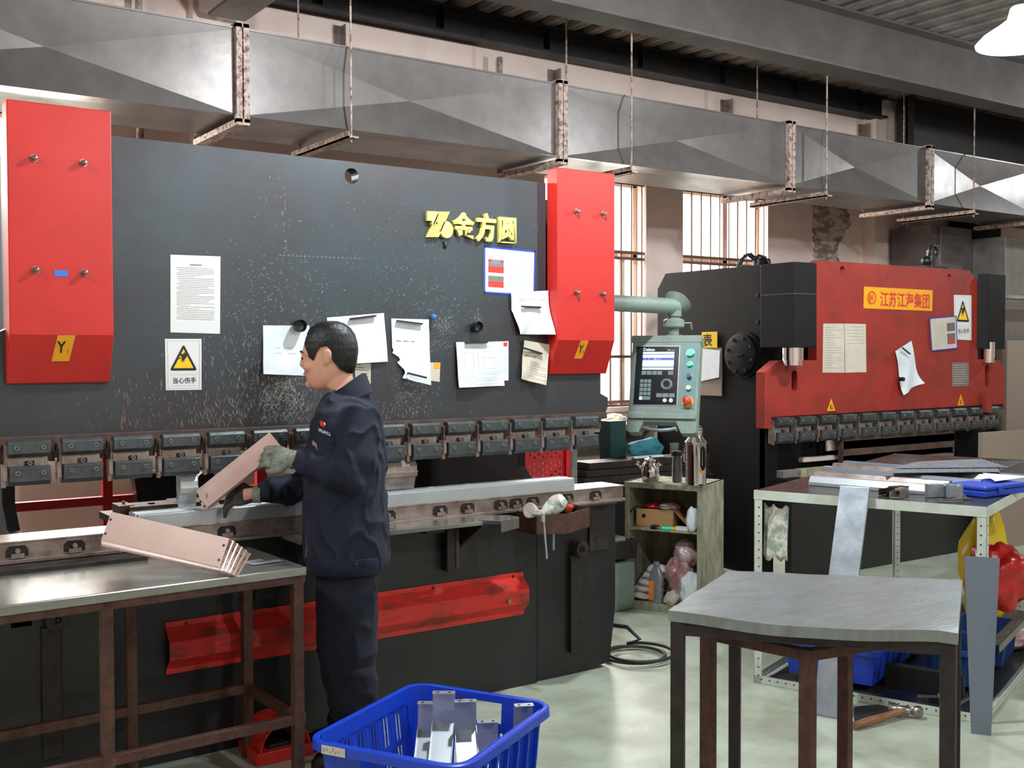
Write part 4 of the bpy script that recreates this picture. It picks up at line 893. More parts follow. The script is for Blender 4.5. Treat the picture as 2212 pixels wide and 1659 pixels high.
for v_, r_, mt, ln, tall in ((.205, .021, 'green_button', .02, 0), (.33, .015, 'green_button', .018, 0), (.465, .013, 'black_plastic', .03, 1), (.595, .014, 'cream', .02, 0)):
    c = KP(.365 - .0 * v_, v_, .004); o = MB(); o.cyl(c, c + kf * .008, r_ * 1.2, n=22, mi=0); o.cyl(c + kf * .008, c + kf * ln, r_, n=22, mi=1); o.build('push_button', ['aluminium', mt], bp, smooth=30)
c = KP(.36, .745, .004); o = MB(); o.cyl(c, c + kf * .004, .035, n=28, mi=0); o.cyl(c, c + kf * .03, .015, n=18, mi=2); o.lathe(c + kf * .028, [(.02, 0), (.026, .006), (.024, .016), (.012, .02)], 26, mi=1, ax=kf); o.build('emergency_stop', ['orange_yellow', 'red_button', 'black_plastic'], bp, smooth=30)
# swivel and arm
sw = top + kr * .035 - kf * .05
m = MB(); m.lathe(sw, [(.045, 0), (.05, .012), (.03, .016), (.03, .06), (.055, .062), (.062, .07), (.062, .105), (.055, .112), (.035, .12), (.03, .14)], 30)
for k in range(6): a = k * math.pi / 3; m.cyl(sw + V((.045 * math.cos(a), .045 * math.sin(a), .012)), sw + V((.045 * math.cos(a), .045 * math.sin(a), .02)), .005, n=8)
m.build('swivel', 'controller_grey', K, smooth=30)
m = MB(); m.cyl(sw + V((.05, -.03, .09)), sw + V((.08, -.06, .09)), .006, n=10); m.cyl(sw + V((.08, -.06, .095)), sw + V((.085, -.065, .05)), .005, n=10); m.build('clamp_lever', 'bolt_steel', K, smooth=True)
el = sw + V((0, 0, .19)); a0 = onY(1300, 645, 4.72); a0.z = el.z + .005; a0 = el + (a0 - el) * ((el.x - 3.47) / (el.x - a0.x))
m = MB(); d = (el - a0).normalized()
m.cyl(a0, el, .047, n=30); m.cyl(sw + V((0, 0, .13)), el, .045, n=26); m.ball(el, .052, 20)
m.build('arm_tube', 'controller_grey', K, smooth=30)
nn = (V((.75, .1, 0)) + V((0, 0, .75))).normalized(); m = MB(); m.lathe(el + V((.008, 0, 0)) + nn * .035, [(.05, -.03), (.075, -.002), (.085, .008), (.07, .02), (.03, .026)], 34, ax=nn); m.build('elbow_cap', 'controller_grey', K, smooth=30)
m = MB().box((3.41, a0.y - .11, el.z - .1), (3.53, a0.y + .11, el.z + .12)); m.build('arm_bracket', 'controller_grey', K)
# ================================================================== local frames for things standing askew
def at_depth(px_, py_, D): r_ = ray(px_, py_); return C0 + r_ * (D / r_.dot(V((.569, .822, 0))))
class Fr:
    def __init__(s, o, ang): s.o = V(o); s.u = V((math.cos(ang), math.sin(ang), 0)); s.v = V((-math.sin(ang), math.cos(ang), 0))
    def __call__(s, a, b, c=0): return s.o + s.u * a + s.v * b + V((0, 0, c))
    def box(s, m, a, b, mi=0):
        lo = [min(a[i], b[i]) for i in range(3)]; hi = [max(a[i], b[i]) for i in range(3)]
        return m.obox(s(*lo), s.u * (hi[0] - lo[0]), s.v * (hi[1] - lo[1]), V((0, 0, hi[2] - lo[2])), mi)
    def bld(s, boxes, name, mt, par=None, label=None, bevel=.002, mi=None):
        m = MB()
        for i, (a, b) in enumerate(boxes): s.box(m, a, b, mi[i] if mi else 0)
        return m.build(name, mt, par, label=label, bevel=bevel)
def lump(c, sx, sy, sz, mt, name, lab, cat, seed=0, amp=.25, fr=6, sub=4):
    bm = bmesh.new(); bmesh.ops.create_icosphere(bm, subdivisions=sub, radius=1)
    for v in bm.verts:
        n_ = noise.noise(v.co * 1.6 + V((seed, 0, 0))) + .5 * noise.noise(v.co * fr * .6 + V((0, seed, 0))) + .25 * abs(noise.noise(v.co * fr * 1.5 + V((seed, seed, 0))))
        v.co *= 1 + amp * n_; v.co.z = max(v.co.z, -.8)
        v.co = V((v.co.x * sx, v.co.y * sy, (v.co.z + .8) * sz / 1.8))
    me = bpy.data.meshes.new(name); bm.to_mesh(me); bm.free(); me.materials.append(MATS[mt]); me.polygons.foreach_set('use_smooth', [True] * len(me.polygons))
    o = bpy.data.objects.new(name, me); COL.objects.link(o); o.location = c; return tag(o, lab, cat)
# ------------------------------------------------------------------ old shelf unit
A = V((4.463, 5.203, 0)); Bc = V((4.686, 4.744, 0)); ang = math.atan2((Bc - A).y, (Bc - A).x)
fs = Fr(A, ang); SL = (Bc - A).length + .0; SD = .40; SH = .80     # u along the open front, +v away from the viewer
sh = thing('shelf_unit', 'small scuffed grey-green open shelf cabinet with two compartments beside the big press', 'shelf', fs(SL / 2, SD / 2))
t = .022
fs.bld([((0, 0, .06), (t, SD, SH))], 'side_panel', 'shelf_green', sh); fs.bld([((SL - t, 0, .0), (SL, SD, SH))], 'side_panel', 'shelf_green', sh)
fs.bld([((0, SD - .01, .05), (SL, SD, SH))], 'back_panel', 'shelf_green', sh); fs.bld([((-.004, -.004, SH - .035), (SL, SD, SH))], 'top_panel', 'shelf_green', sh)
fs.bld([((t, .005, .50), (SL - t, SD - .01, .512))], 'shelf_board', 'shelf_green', sh); fs.bld([((0, 0, 0), (SL, SD, .05))], 'base_panel', 'shelf_green', sh)
fs.bld([((0, -.003, 0), (.03, .0, SH)), ], 'front_rail', 'shelf_green', sh); fs.bld([((SL - .035, -.003, 0), (SL, .0, SH))], 'front_rail', 'shelf_green', sh)
# on its top
c = fs(.13, .10, SH); m = MB(); m.lathe(c, [(.048, 0), (.056, .01), (.060, .05), (.058, .09), (.045, .115), (.035, .125), (.038, .13), (.04, .138), (.02, .145), (.008, .15), (.01, .158)], 32); t_ = thing('steel_teapot', 'small round polished steel pot on the left of the shelf top', 'pot', c)
m.build('pot_body', 'chrome', t_, smooth=True); m = MB(); m.tube([c + V((-.05, .03, .085)), c + V((-.075, .045, .105)), c + V((-.06, .04, .125))], [.012, .01, .012], 12); m.build('spout', 'chrome', t_, smooth=True)
m = MB(); m.tube([c + V((.055, -.01, .09)), c + V((.085, -.015, .10)), c + V((.06, -.01, .11))], .006, 8); m.build('pot_handle', 'chrome', t_, smooth=True)
c = fs(.30, .12, SH); t_ = thing('glass_bottle', 'clear glass bottle with dark lid between the steel pot and the tall flask', 'bottle', c); MB().lathe(c, [(.030, 0), (.032, .01), (.032, .145), (.026, .16), (.026, .168)], 26).build('bottle_body', 'glass', t_, smooth=True); MB().lathe(c, [(.031, .165), (.033, .168), (.033, .19), (.028, .196)], 26).build('lid', 'black_plastic', t_, smooth=30)
c = fs(.445, .06, SH); t_ = thing('vacuum_flask', 'tall polished steel vacuum flask with black handle on the right of the shelf top', 'flask', c)
MB().lathe(c, [(.062, 0), (.064, .012), (.064, .018), (.066, .25), (.069, .253), (.069, .262), (.05, .285), (.038, .302), (.037, .325)], 40).build('flask_body', 'chrome', t_, smooth=30)
MB().lathe(c, [(.04, .315), (.042, .32), (.041, .35), (.034, .358), (.02, .362)], 30).build('flask_cap', 'chrome', t_, smooth=30)
dd = V((-.35, -.93, 0)).normalized(); rr_ = V((.93, -.35, 0)).normalized()
hb = c + rr_ * .018 + dd * .062
m = MB(); m.tube([hb + V((0, 0, .23)), hb + dd * .02 + V((0, 0, .222)), hb + dd * .022 + V((0, 0, .12)), hb + V((0, 0, .10))], .009, 10, sq=1.4); m.build('flask_handle', 'black_plastic', t_, smooth=True)
m = MB(); m.box((0, 0, 0), (0, 0, 0)) if 0 else None
m = MB(); m.obox(c + rr_ * -.002 + dd * .0655 + V((0, 0, .078)), rr_ * .03, dd * .001, V((0, 0, .018))); m.build('flask_label', 'orange_yellow', t_)
m = MB(); m.tube([c - rr_ * .068 + V((0, 0, .25)), c - rr_ * .08 + V((0, 0, .2)), c - rr_ * .078 + V((0, 0, .14))], .004, 8); m.build('bail', 'chrome', t_, smooth=True)
# stacked bars and things behind the shelf on a low bench
bx = thing('tool_bench', 'dark bench carrying stacked steel bars behind the shelf unit', 'bench', (5.0, 5.65, 0))
f2 = Fr((4.55, 5.72, 0), -.02)
f2.bld([((0, 0, .0), (1.2, .25, .72))], 'bench_body', 'black_paint', bx)
for k in range(3):
    o = f2.bld([((.0 + .02 * k, .0, .72 + k * .05), (1.15, .2, .765 + k * .05))], 'steel_bar', 'dark_frame'); tag(o, 'long dark steel bar on the bench behind the flask, ' + ('lowest of three', 'middle of three', 'topmost of three')[k], 'bar', 'bars behind the flask')
q = f2(.62, .1, .87); lump(q, .15, .06, .13, 'teal_cloth', 'teal_bag', 'crumpled teal bag lying on the bars left of the flask', 'bag', 33, .25)
o = f2.bld([((.45, .02, .87), (.72, .06, .885))], 'paper_slip', 'paper'); tag(o, 'flat white slip below the teal bag', 'paper')
o = MB(); o.lathe(f2(.86, .06, .87), [(.03, 0), (.034, .09), (.032, .09), (.028, .004)], 24); tag(o.build('drinking_glass', 'glass', smooth=True), 'clear tumbler beside the teal bag', 'glass')
q = onY(1385, 1000, 5.75); m = MB().box((q.x - .09, 5.98, .0), (q.x + .06, 6.1, 1.12)); tag(m.build('teal_carton', 'teal_box', bevel=.003), 'dark teal carton below the controller and behind the steel pot', 'carton')
# middle compartment
c = fs(.05, .06, .512); f4 = Fr(c, ang + .10); o = thing('cardboard_box', 'open brown cardboard box in the upper compartment of the shelf unit', 'box', c)
f4.bld([((0, 0, 0), (.24, .006, .115)), ((0, .24, 0), (.24, .246, .115)), ((0, 0, 0), (.006, .24, .115)), ((.234, 0, 0), (.24, .24, .115)), ((0, 0, 0), (.24, .24, .006))], 'carton', 'cardboard', o, bevel=.001)
m = MB(); m.prism([f4(.24, .0, .115), f4(.24, .22, .115), f4(.33, .22, .03), f4(.33, .0, .02)], V((0, 0, .003))); m.build('flap', 'cardboard', o); m = MB(); m.cyl(f4(.05, -.001, .07), f4(.05, .001, .07), .013, n=18); m.build('hand_hole', 'ink_black', o)
lump(fs(.13, .14, .625), .06, .05, .03, 'red_bag', 'red_cloth', 'crumpled red wrapper lying in the top of the cardboard box', 'wrapper', 3)
lump(fs(.24, .14, .622), .07, .06, .04, 'plastic_bag', 'plastic_wrap', 'brownish plastic wrap behind the red wrapper in the cardboard box', 'wrapper', 5)
m = MB(); m.tube([fs(.02, .03, .6), fs(.05, .05, .64), fs(.12, .08, .65)], .005, 8); tag(m.build('cable', 'cable_black', smooth=True), 'short black cable curling over the cardboard box', 'cable')
lump(fs(.43, .05, .512), .045, .035, .15, 'paper', 'paper_bag', 'crumpled white paper bag at the right of the upper compartment', 'bag', 9, .18)
o = fs.bld([((.17, -.0, .512), (.21, .05, .535))], 'black_holder', 'black_plastic', bevel=.004); tag(o, 'small black plastic holder in front of the cardboard box', 'holder')
m = MB(); m.cyl(fs(.24, .02, .522), fs(.30, .03, .522), .009, n=12, mi=0); m.cyl(fs(.30, .03, .522), fs(.33, .035, .522), .01, n=12, mi=1); m.cyl(fs(.2, .01, .522), fs(.24, .02, .522), .003, n=8, mi=2); tag(m.build('screwdriver', ['green_button', 'sign_yellow', 'bolt_steel'], smooth=30), 'small screwdriver with green and yellow handle on the middle shelf board', 'screwdriver')
o = fs.bld([((.31, .03, .512), (.41, .10, .53))], 'paper_pad', 'paper'); tag(o, 'small white paper pad beside the paper bag', 'pad')
# lower compartment
q = fs(.10, .13, .05); 
for k in range(5):
    lump(q + V((.0, 0, .04 * k)) + fs.u * (.02 * k - .01), .11 - .01 * k, .10 - .008 * k, .06, 'rag', 'folded_rag', 'folded pale cleaning rag in the lower compartment, ' + ('bottom', 'second from the bottom', 'middle', 'second from the top', 'top')[k] + ' of the pile', 'rag', 11 + k, .16, 8)['group'] = 'rags in the lower compartment'
c = fs(.20, .03, .05); bt = thing('oil_bottle', 'silver-grey ribbed oil bottle with orange label in the lower compartment', 'bottle', c)
m = MB(); prof = [(.036, 0), (.04, .008), (.04, .05), (.037, .055), (.04, .06), (.04, .095), (.037, .10), (.04, .105), (.04, .15), (.037, .175), (.026, .205), (.018, .22), (.018, .235)]
m.loft([(c + V((0, 0, z)), fs.u * r_ * 1.15, fs.v * r_ * .75) for r_, z in prof], 28, p=2.8); m.build('bottle_body', 'silver_bottle', bt, smooth=40)
MB().lathe(c + V((0, 0, .235)), [(.02, 0), (.02, .018), (.016, .022)], 20).build('cap', 'silver_bottle', bt, smooth=30)
fs.bld([((.162, -.0035, .07), (.195, -.002, .19))], 'bottle_label', 'orange_label', bt, bevel=0)
lump(fs(.33, .14, .05), .10, .10, .30, 'plastic_bag', 'plastic_bag', 'reddish clear plastic bag standing in the lower compartment', 'bag', 21, .3)
lump(fs(.36, .15, .28), .09, .08, .16, 'plastic_bag', 'plastic_bag', 'tilted clear plastic bag with red print near the underside of the middle board', 'bag', 24, .2)
lump(fs(.42, .06, .05), .07, .06, .2, 'paper', 'crumpled_paper', 'crumpled white paper heap at the lower right of the shelf unit', 'paper', 27, .3)
lump(fs(.30, .03, .05), .05, .04, .08, 'rag', 'folded_rag', 'single crumpled rag between the oil bottle and the white paper heap', 'rag', 29, .3)
# ------------------------------------------------------------------ white slotted-angle rack
RW, RH = 2.35, .942; c_ = onZ(2128, 1566, 0); e_f = onZ(1628, 1475, 0); RD = (e_f - c_).length; RA = math.atan2((e_f - c_).y, (e_f - c_).x) - math.pi / 2
c_ = onZ(2128, 1566, 0); fr = Fr((c_.x, c_.y, 0), RA)                    # u to the right and back, v away
rk = thing('slotted_rack', 'white slotted-angle work rack with dark top in front of the second press brake', 'rack', fr(RW / 2, RD / 2))
def angle(a, b, f1, f2, name='rail', w_=.04, t=.003):      # L section, flange directions f1, f2
    a, b, f1, f2 = V(a), V(b), V(f1), V(f2); m = MB(); d = b - a
    m.obox(a, d, f1 * w_, f2 * t); m.obox(a, d, f2 * w_, f1 * t)
    L_ = d.length; n = int(L_ / .04); dn = d.normalized()
    for k in range(1, n):
        for g, h in ((f1, f2), (f2, f1)):
            c = a + dn * (k * L_ / n) + g * w_ * .6
            m.cyl(c - h * .0006, c + h * (t + .0006), .0042, n=8, mi=1)
    return m.build(name, ['white_rack', 'ink_black'], rk)
u, v_, z_ = fr.u, fr.v, V((0, 0, 1))
for a, b, su, sv in ((0, 0, 1, 1), (0, RD, 1, -1), (RW, 0, -1, 1), (RW, RD, -1, -1)): angle(fr(a, b), fr(a, b, RH - .002), u * su, v_ * sv, 'leg')
for z in (.0, RH - .045):
    for a, b, f1 in ((fr(0, 0, z), fr(0, RD, z), u), (fr(0, 0, z), fr(RW, 0, z), v_), (fr(RW, 0, z), fr(RW, RD, z), -u), (fr(0, RD, z), fr(RW, RD, z), -v_)): angle(a, b, f1, z_ , 'rail')
fr.bld([((-.002, -.002, RH - .045), (.0, RD + .002, RH)), ((-.002, -.002, RH - .045), (RW, .0, RH))], 'top_edge', 'white_rack', rk, bevel=0)
fr.bld([((.003, .003, RH - .006), (RW - .003, RD - .003, RH - .002))], 'top_sheet', 'rack_top', rk, bevel=0)
fr.bld([((.04, .04, .004), (RW - .04, RD - .04, .01))], 'lower_sheet', 'rack_top', rk, bevel=0)
# items on the rack top
TZ = RH
def longbar(p, q, w_, h, mt, lab, name='punch_tool', prof=None, z=None):
    a, b = onZ(*p, TZ), onZ(*q, TZ); a.z = b.z = (TZ if z is None else z); d = b - a; r_ = V((-d.y, d.x, 0)).normalized(); m = MB()
    pr = prof or [(0, 0), (w_, 0), (w_, h * .35), (w_ * .7, h), (w_ * .3, h), (0, h * .35)]
    m.prism([a + r_ * x + V((0, 0, y)) for x, y in pr], d); return tag(m.build(name, mt, bevel=.001), lab, 'tool bar')
longbar((2040, 1068), (1760, 1045), .07, .045, 'bright_steel', 'long bright bending tool bar, nearest of those lying on the white rack')
longbar((2060, 1060), (1770, 1036), .07, .05, 'bare_steel', 'long brownish bending tool bar, second from the front on the white rack')
longbar((2130, 1060), (1795, 1030), .08, .055, 'grey_sheet', 'long grey bending tool bar, middle one on the white rack')
longbar((2160, 1050), (1810, 1022), .08, .06, 'bare_steel', 'long brownish bending tool bar, second from the back on the white rack')
longbar((2240, 1052), (1835, 1017), .09, .06, 'grey_sheet', 'long grey bending tool bar, rearmost one on the white rack')
for k, (a, lab) in enumerate((((2006, 1075), 'left of the two bright upright die blocks at the end of the tool bars'), ((2052, 1076), 'right of the two bright upright die blocks at the end of the tool bars'))):
    q = onZ(*a, TZ); f5 = Fr(q, RA - .7); m = MB(); W_ = (.11, .07)[k]
    m.prism([f5(0, 0), f5(W_, 0), f5(W_, 0, .06), f5(W_ - .015, 0, .06), f5(W_ - .025, 0, .05), f5(W_ - .04, 0, .06), f5(0, 0, .06)], f5.v * .03); tag(m.build('die_block', 'aluminium', bevel=.001), lab, 'die block')
for k, (a, lab) in enumerate((((1915, 1072), 'dark folded steel offcut left of the die blocks on the rack'), ((1945, 1078), 'brownish channel offcut in front of the dark offcut on the rack'))):
    q = onZ(*a, TZ); f5 = Fr(q, RA - .5 + k * .5); m = MB(); f5.box(m, (0, 0, 0), (.14, .05, .004)); f5.box(m, (0, 0, 0), (.14, .004, .04)); f5.box(m, (0, .046, 0), (.10, .05, .03)); f5.box(m, (.05, .01, .03), (.13, .04, .04)); tag(m.build('steel_offcut', ('dark_frame', 'bare_steel')[k], bevel=.001), lab, 'offcut')
rr2 = random.Random(12)
wh = [('wrench', 'thin loose wrench in the tool heap near the rack corner, ' + s_) for s_ in ('nearest the corner', 'second from the corner', 'third from the corner', 'fourth from the corner', 'fifth from the corner')]
for k in range(5):
    q = onZ(2010 + k * 20, 1085 - k * 1.5, TZ); q.z = TZ + .002 + .003 * (k % 2); f5 = Fr(q, RA - 1.0 + k * .35); m = MB(); f5.box(m, (0, -.006, 0), (.13, .006, .004)); m.cyl(f5(0, 0, 0), f5(0, 0, .006), .013, n=12); m.cyl(f5(.13, 0, 0), f5(.13, 0, .006), .011, n=6)
    tag(m.build('wrench', 'bolt_steel'), wh[4 - k][1], 'wrench', 'loose wrenches on the rack')
q = onZ(2128, 1076, TZ); f5 = Fr(q, RA - .35); bxx = thing('tool_case', 'flat bright blue plastic tool case at the right end of the rack top', 'case', q)
f5.bld([((0, 0, 0), (.34, .2, .028))], 'case_base', 'tray_blue', bxx, bevel=.006); f5.bld([((0, 0, .03), (.34, .2, .05))], 'case_lid', 'tray_blue', bxx, bevel=.008); f5.bld([((.1, -.008, .015), (.14, .0, .045))], 'latch', 'tray_blue', bxx)
# diamond plates
def dplate(pts, z0, z1, lab):
    c = [onZ(a, b, TZ + .06) for a, b in pts]; m = MB()
    for i, p in enumerate(c): p.z = z0 + (z1 - z0) * (i in (2, 3))
    m.prism(c, (0, 0, .003)); r_ = random.Random(2); n_ = 15
    e1, e2 = c[1] - c[0], c[3] - c[0]
    for i in range(n_):
        for j in range(7):
            p = c[0] + e1 * ((i + .5) / n_) + e2 * ((j + .5) / 7) + V((0, 0, .003)); d = (e1.normalized() + e2.normalized() * (1 if (i + j) % 2 else -1)).normalized() * .014
            m.bar(p - d, p + d, .004, .003)
    return tag(m.build('diamond_plate', 'aluminium'), lab, 'sheet', 'chequer plates on the rack')
dplate([(1925, 1018), (2178, 1016), (2120, 998), (1985, 1004)], TZ + .075, TZ + .075, 'upper aluminium chequer plate with a pointed right corner, resting on the tool bars')
dplate([(1905, 1026), (2160, 1023), (2150, 1008), (1960, 1010)], TZ + .068, TZ + .068, 'lower aluminium chequer plate under the pointed one')
q = onZ(2150, 1040, TZ + .06); f5 = Fr(q, .1); m = MB(); m.prism([f5(0, 0), f5(.3, -.02), f5(.3, .15), f5(.12, .12, .02)], V((0, 0, .002))); tag(m.build('paper_sheet', 'paper'), 'white paper lying at the far right of the rack top', 'paper')
# cloth hanging from the rack's far left corner
q = fr(.03, RD - .05, RH - .05); m = MB(); vs = [fr(.045 + .012 * math.sin(i * 1.3 + j * .3), RD - .03 - i * .018, RH - .06 - j * .032 - .03 * abs(math.sin(i))) for j in range(9) for i in range(8)]
m.add(vs, [(j * 8 + i, j * 8 + i + 1, j * 8 + i + 9, j * 8 + i + 8) for j in range(8) for i in range(7)]); o = m.build('hanging_rag', 'rag_green', smooth=True); s_ = o.modifiers.new('th', 'SOLIDIFY'); s_.thickness = .004; tag(o, 'pale dirty rag hanging inside the left end of the white rack', 'rag')
# leaning strips
a1, b1 = onZ(1765, 1547, .0), onZ(1806, 1550, .0); b1 = a1 + (b1 - a1).normalized() * .075
tl = fr(-.016, .0, .965); 
def on_rack_left(px_, py_):       # point on the vertical plane of the rack's left end
    r_ = ray(px_, py_); n_ = fr.u; t_ = (fr(-.02, 0, 0) - C0).dot(n_) / r_.dot(n_); return C0 + r_ * t_
tA, tB = on_rack_left(1815, 1050), on_rack_left(1882, 1054); wv = (tB - tA).normalized() * .135; tA = (tA + tB) / 2 - wv / 2
bm_ = (onZ(1765, 1547, .0) + onZ(1806, 1550, 0)) / 2; bA = bm_ - wv / 2; bA.z = .004
m = MB(); d = tA - bA; nn = wv.cross(d).normalized(); 
if nn.x > 0: nn = -nn
tp = [bA + wv * .5 - wv * .31, bA + wv * .5 + wv * .31, tA + wv, tA]
m.prism([bA + wv * .1, bA + wv * .9, bA + wv * 1.0 + d * .3, tA + wv, tA, bA + d * .3], nn * .012)
o = m.build('flat_bar', 'aluminium', bevel=.002); tag(o, 'wide scuffed silver flat bar leaning against the left end of the white rack', 'metal bar')
a = onZ(2097, 1581, 0); b = onZ(2141, 1589, 0); wv = V((.86, -.5, 0)).normalized()
def on_plane_front(px_, py_):
    r_ = ray(px_, py_); n_ = fr.v; t_ = (fr(0, -.03, 0) - C0).dot(n_) / r_.dot(n_); return C0 + r_ * t_
dA, dB = on_plane_front(2083, 1201), on_plane_front(2160, 1206)
vwn = V((.569, .822, 0)); rgt = V((.822, -.569, 0))
a = onZ(2102, 1582, 0); 
D0 = a.dot(vwn); D0 -= .02; pts_ = [at_depth(2098, 1580, D0), at_depth(2141, 1588, D0 - .03), at_depth(2160, 1206, D0 - .01), at_depth(2083, 1201, D0 + .02)]
for p in pts_[:2]: p.z = .003
m = MB().prism(pts_, vwn * .003); tag(m.build('metal_sheet', 'grey_sheet'), 'narrow plain blue-grey sheet standing on edge against the rack\'s front corner', 'metal sheet')
# hammer on the floor
p, q = onZ(1845, 1568, .02), onZ(1948, 1537, .03); hm = thing('hammer', 'wood-handled ball-peen hammer lying on the floor under the white rack', 'hammer', (p + q) / 2)
MB().tube([p, p.lerp(q, .3), p.lerp(q, .7), q], [.016, .019, .016, .014], 14).build('handle', 'wood', hm, smooth=True)
hd = V((.55, -.83, 0)).normalized(); hc = q + (q - p).normalized() * .02; hc.z = .032; m = MB(); m.lathe(hc - hd * .07, [(.02, 0), (.028, .004), (.028, .03), (.018, .045), (.02, .06), (.02, .085), (.014, .095), (.02, .105), (.026, .118), (.024, .135), (.012, .146)], 24, ax=hd); m.build('head', 'bolt_steel', hm, smooth=40)
m = MB().prism([onZ(1845, 1528, .0) + V((0, 0, .001)), onZ(1930, 1520, .001), onZ(1925, 1545, .001), onZ(1845, 1560, .001)], (0, 0, .003)); tag(m.build('floor_sheet', 'dark_frame'), 'dark steel sheet lying flat on the floor under the hammer handle', 'metal sheet')
# trays and boxes on the rack's lower level
def tray(o, ang, L_, D_, H_, mt, lab, z=.012, ribs=True, name='storage_tray'):
    f5 = Fr(V((o[0], o[1], z)), ang); t_ = thing(name, lab, 'tray', f5(L_ / 2, D_ / 2)); s_ = .02; t = .004
    def wall(p, q, inn): 
        m = MB(); p, q, inn = V(p), V(q), V(inn)
        m.add([], [])
        up = V((0, 0, H_)); m.prism([p + inn * s_, q + inn * s_ , q + up, p + up][0:4], inn * t); return m
    m = MB()
    P0 = [f5(s_, s_), f5(L_ - s_, s_), f5(L_ - s_, D_ - s_), f5(s_, D_ - s_)]; P1 = [f5(0, 0, H_), f5(L_, 0, H_), f5(L_, D_, H_), f5(0, D_, H_)]
    cen = f5(L_ / 2, D_ / 2)
    def ins(p, e): d = V((cen.x - p.x, cen.y - p.y, 0)).normalized(); return p + d * e
    I0 = [ins(p, .008) + V((0, 0, .004)) for p in P0]; I1 = [ins(p, .008) for p in P1]
    vs = P0 + P1 + I0 + I1; f = []
    for i in range(4): j = (i + 1) % 4; f += [(i, j, 4 + j, 4 + i), (8 + j, 8 + i, 12 + i, 12 + j), (4 + i, 4 + j, 12 + j, 12 + i)]
    f += [(3, 2, 1, 0), (8, 9, 10, 11)]; m.add(vs, f); m.build('tray_body', mt, t_)
    m = MB(); e = .012
    for a, b in (((-e, -e, H_ - .025), (L_ + e, 0, H_)), ((-e, D_, H_ - .025), (L_ + e, D_ + e, H_)), ((-e, 0, H_ - .025), (0, D_, H_)), ((L_, 0, H_ - .025), (L_ + e, D_, H_))): f5.box(m, a, b)
    m.build('rim', mt, t_, bevel=.002)
    if ribs:
        m = MB()
        for k in range(1, 6): x = L_ * k / 6; m.prism([f5(x - .003, s_ - .004, 0), f5(x + .003, s_ - .004, 0), f5(x + .003, -.006, H_ - .02), f5(x - .003, -.006, H_ - .02)], f5.v * .008)
        for k in range(1, 4): y = D_ * k / 4; m.prism([f5(s_ - .004, y - .003, 0), f5(s_ - .004, y + .003, 0), f5(-.006, y + .003, H_ - .02), f5(-.006, y - .003, H_ - .02)], f5.u * .008)
        m.build('rib', mt, t_)
    return f5
q = fr(.10, .50); tray((q.x, q.y), RA, .66, .44, .17, 'tray_blue', 'wide bright blue tray with papers on the rack\'s lower level, nearest its left end', z=.046)
q = fr(.83, .52); tray((q.x, q.y), RA, .60, .42, .19, 'tray_blue', 'bright blue tray full of clear plastic bags behind the front table legs', z=.046)
lump(fr(1.0, .7, .10), .18, .14, .16, 'plastic_bag', 'plastic_bag', 'clear crumpled plastic bag in the rear blue tray', 'bag', 41, .3)
lump(fr(1.28, .7, .10), .13, .12, .17, 'plastic_bag', 'plastic_bag', 'second clear plastic bag at the right end of the rear blue tray', 'bag', 44, .3)
m = MB(); f5 = Fr(fr(.42, .62, .06), .9); m.prism([f5(0, 0), f5(.05, 0), f5(.12, .02, .16), f5(.08, .02, .18), f5(.03, .01, .1)], f5.v * .003); tag(m.build('paper_scrap', 'paper'), 'torn white paper scrap sticking out of the left blue tray', 'paper')
q = fr(.35, .10); tray((q.x, q.y), RA + .06, .36, .24, .17, 'box_blue', 'dark blue box behind the leaning grey sheet, left one', z=.046, name='storage_box')
q = fr(.78, .07); tray((q.x, q.y), RA + .03, .40, .27, .16, 'box_blue', 'dark blue box at the far right behind the grey sheet', z=.046, name='storage_box')
m = MB(); f5 = fr; f5.box(m, (.55, .05, .215), (1.15, .09, .222))
for k in range(20): f5.box(m, (.56 + k * .03, .05, .222), (.566 + k * .03, .09, .235))
f5.box(m, (.55, .05, .18), (1.15, .055, .222)); tag(m.build('cable_trunking', 'cabinet_grey'), 'slotted grey trunking strip laid across the right dark blue boxes', 'trunking')
m = MB(); fr.box(m, (.12, .12, .05), (.17, .46, .16)); tag(m.build('rubber_mat', 'black_paint'), 'dark upright rubber slab in front of the left blue tray', 'slab')
for k, (a, b, lab) in enumerate((((.08, .20), (.40, .36), 'thin pale strip slanting up beside the dark rubber slab'), ((.05, .12), (.34, .08), 'thin steel rod lying at the front of the rack\'s lower level'), ((.06, .30), (.2, .07), 'short steel rod crossing the other one on the rack\'s lower level'))):
    m = MB().bar(fr(*a, .056), fr(*b, .056 + .04 * (k == 0)), .012, .01); tag(m.build('metal_rod', ('shelf_green', 'bolt_steel', 'bolt_steel')[k]), lab, 'rod')
lump(fr(1.42, .24, .2), .17, .15, .36, 'red_bag', 'red_bag', 'glossy red plastic bag at the right edge of the picture', 'bag', 51, .28)
lump(fr(2.0, .42, .02), .14, .14, .62, 'yellow_bag', 'yellow_bag', 'yellow plastic bag partly behind the red one', 'bag', 55, .22)
lump(fr(1.36, .14, .02), .2, .12, .12, 'plastic_bag', 'plastic_bag', 'brownish clear plastic film below the red bag', 'bag', 58, .3)
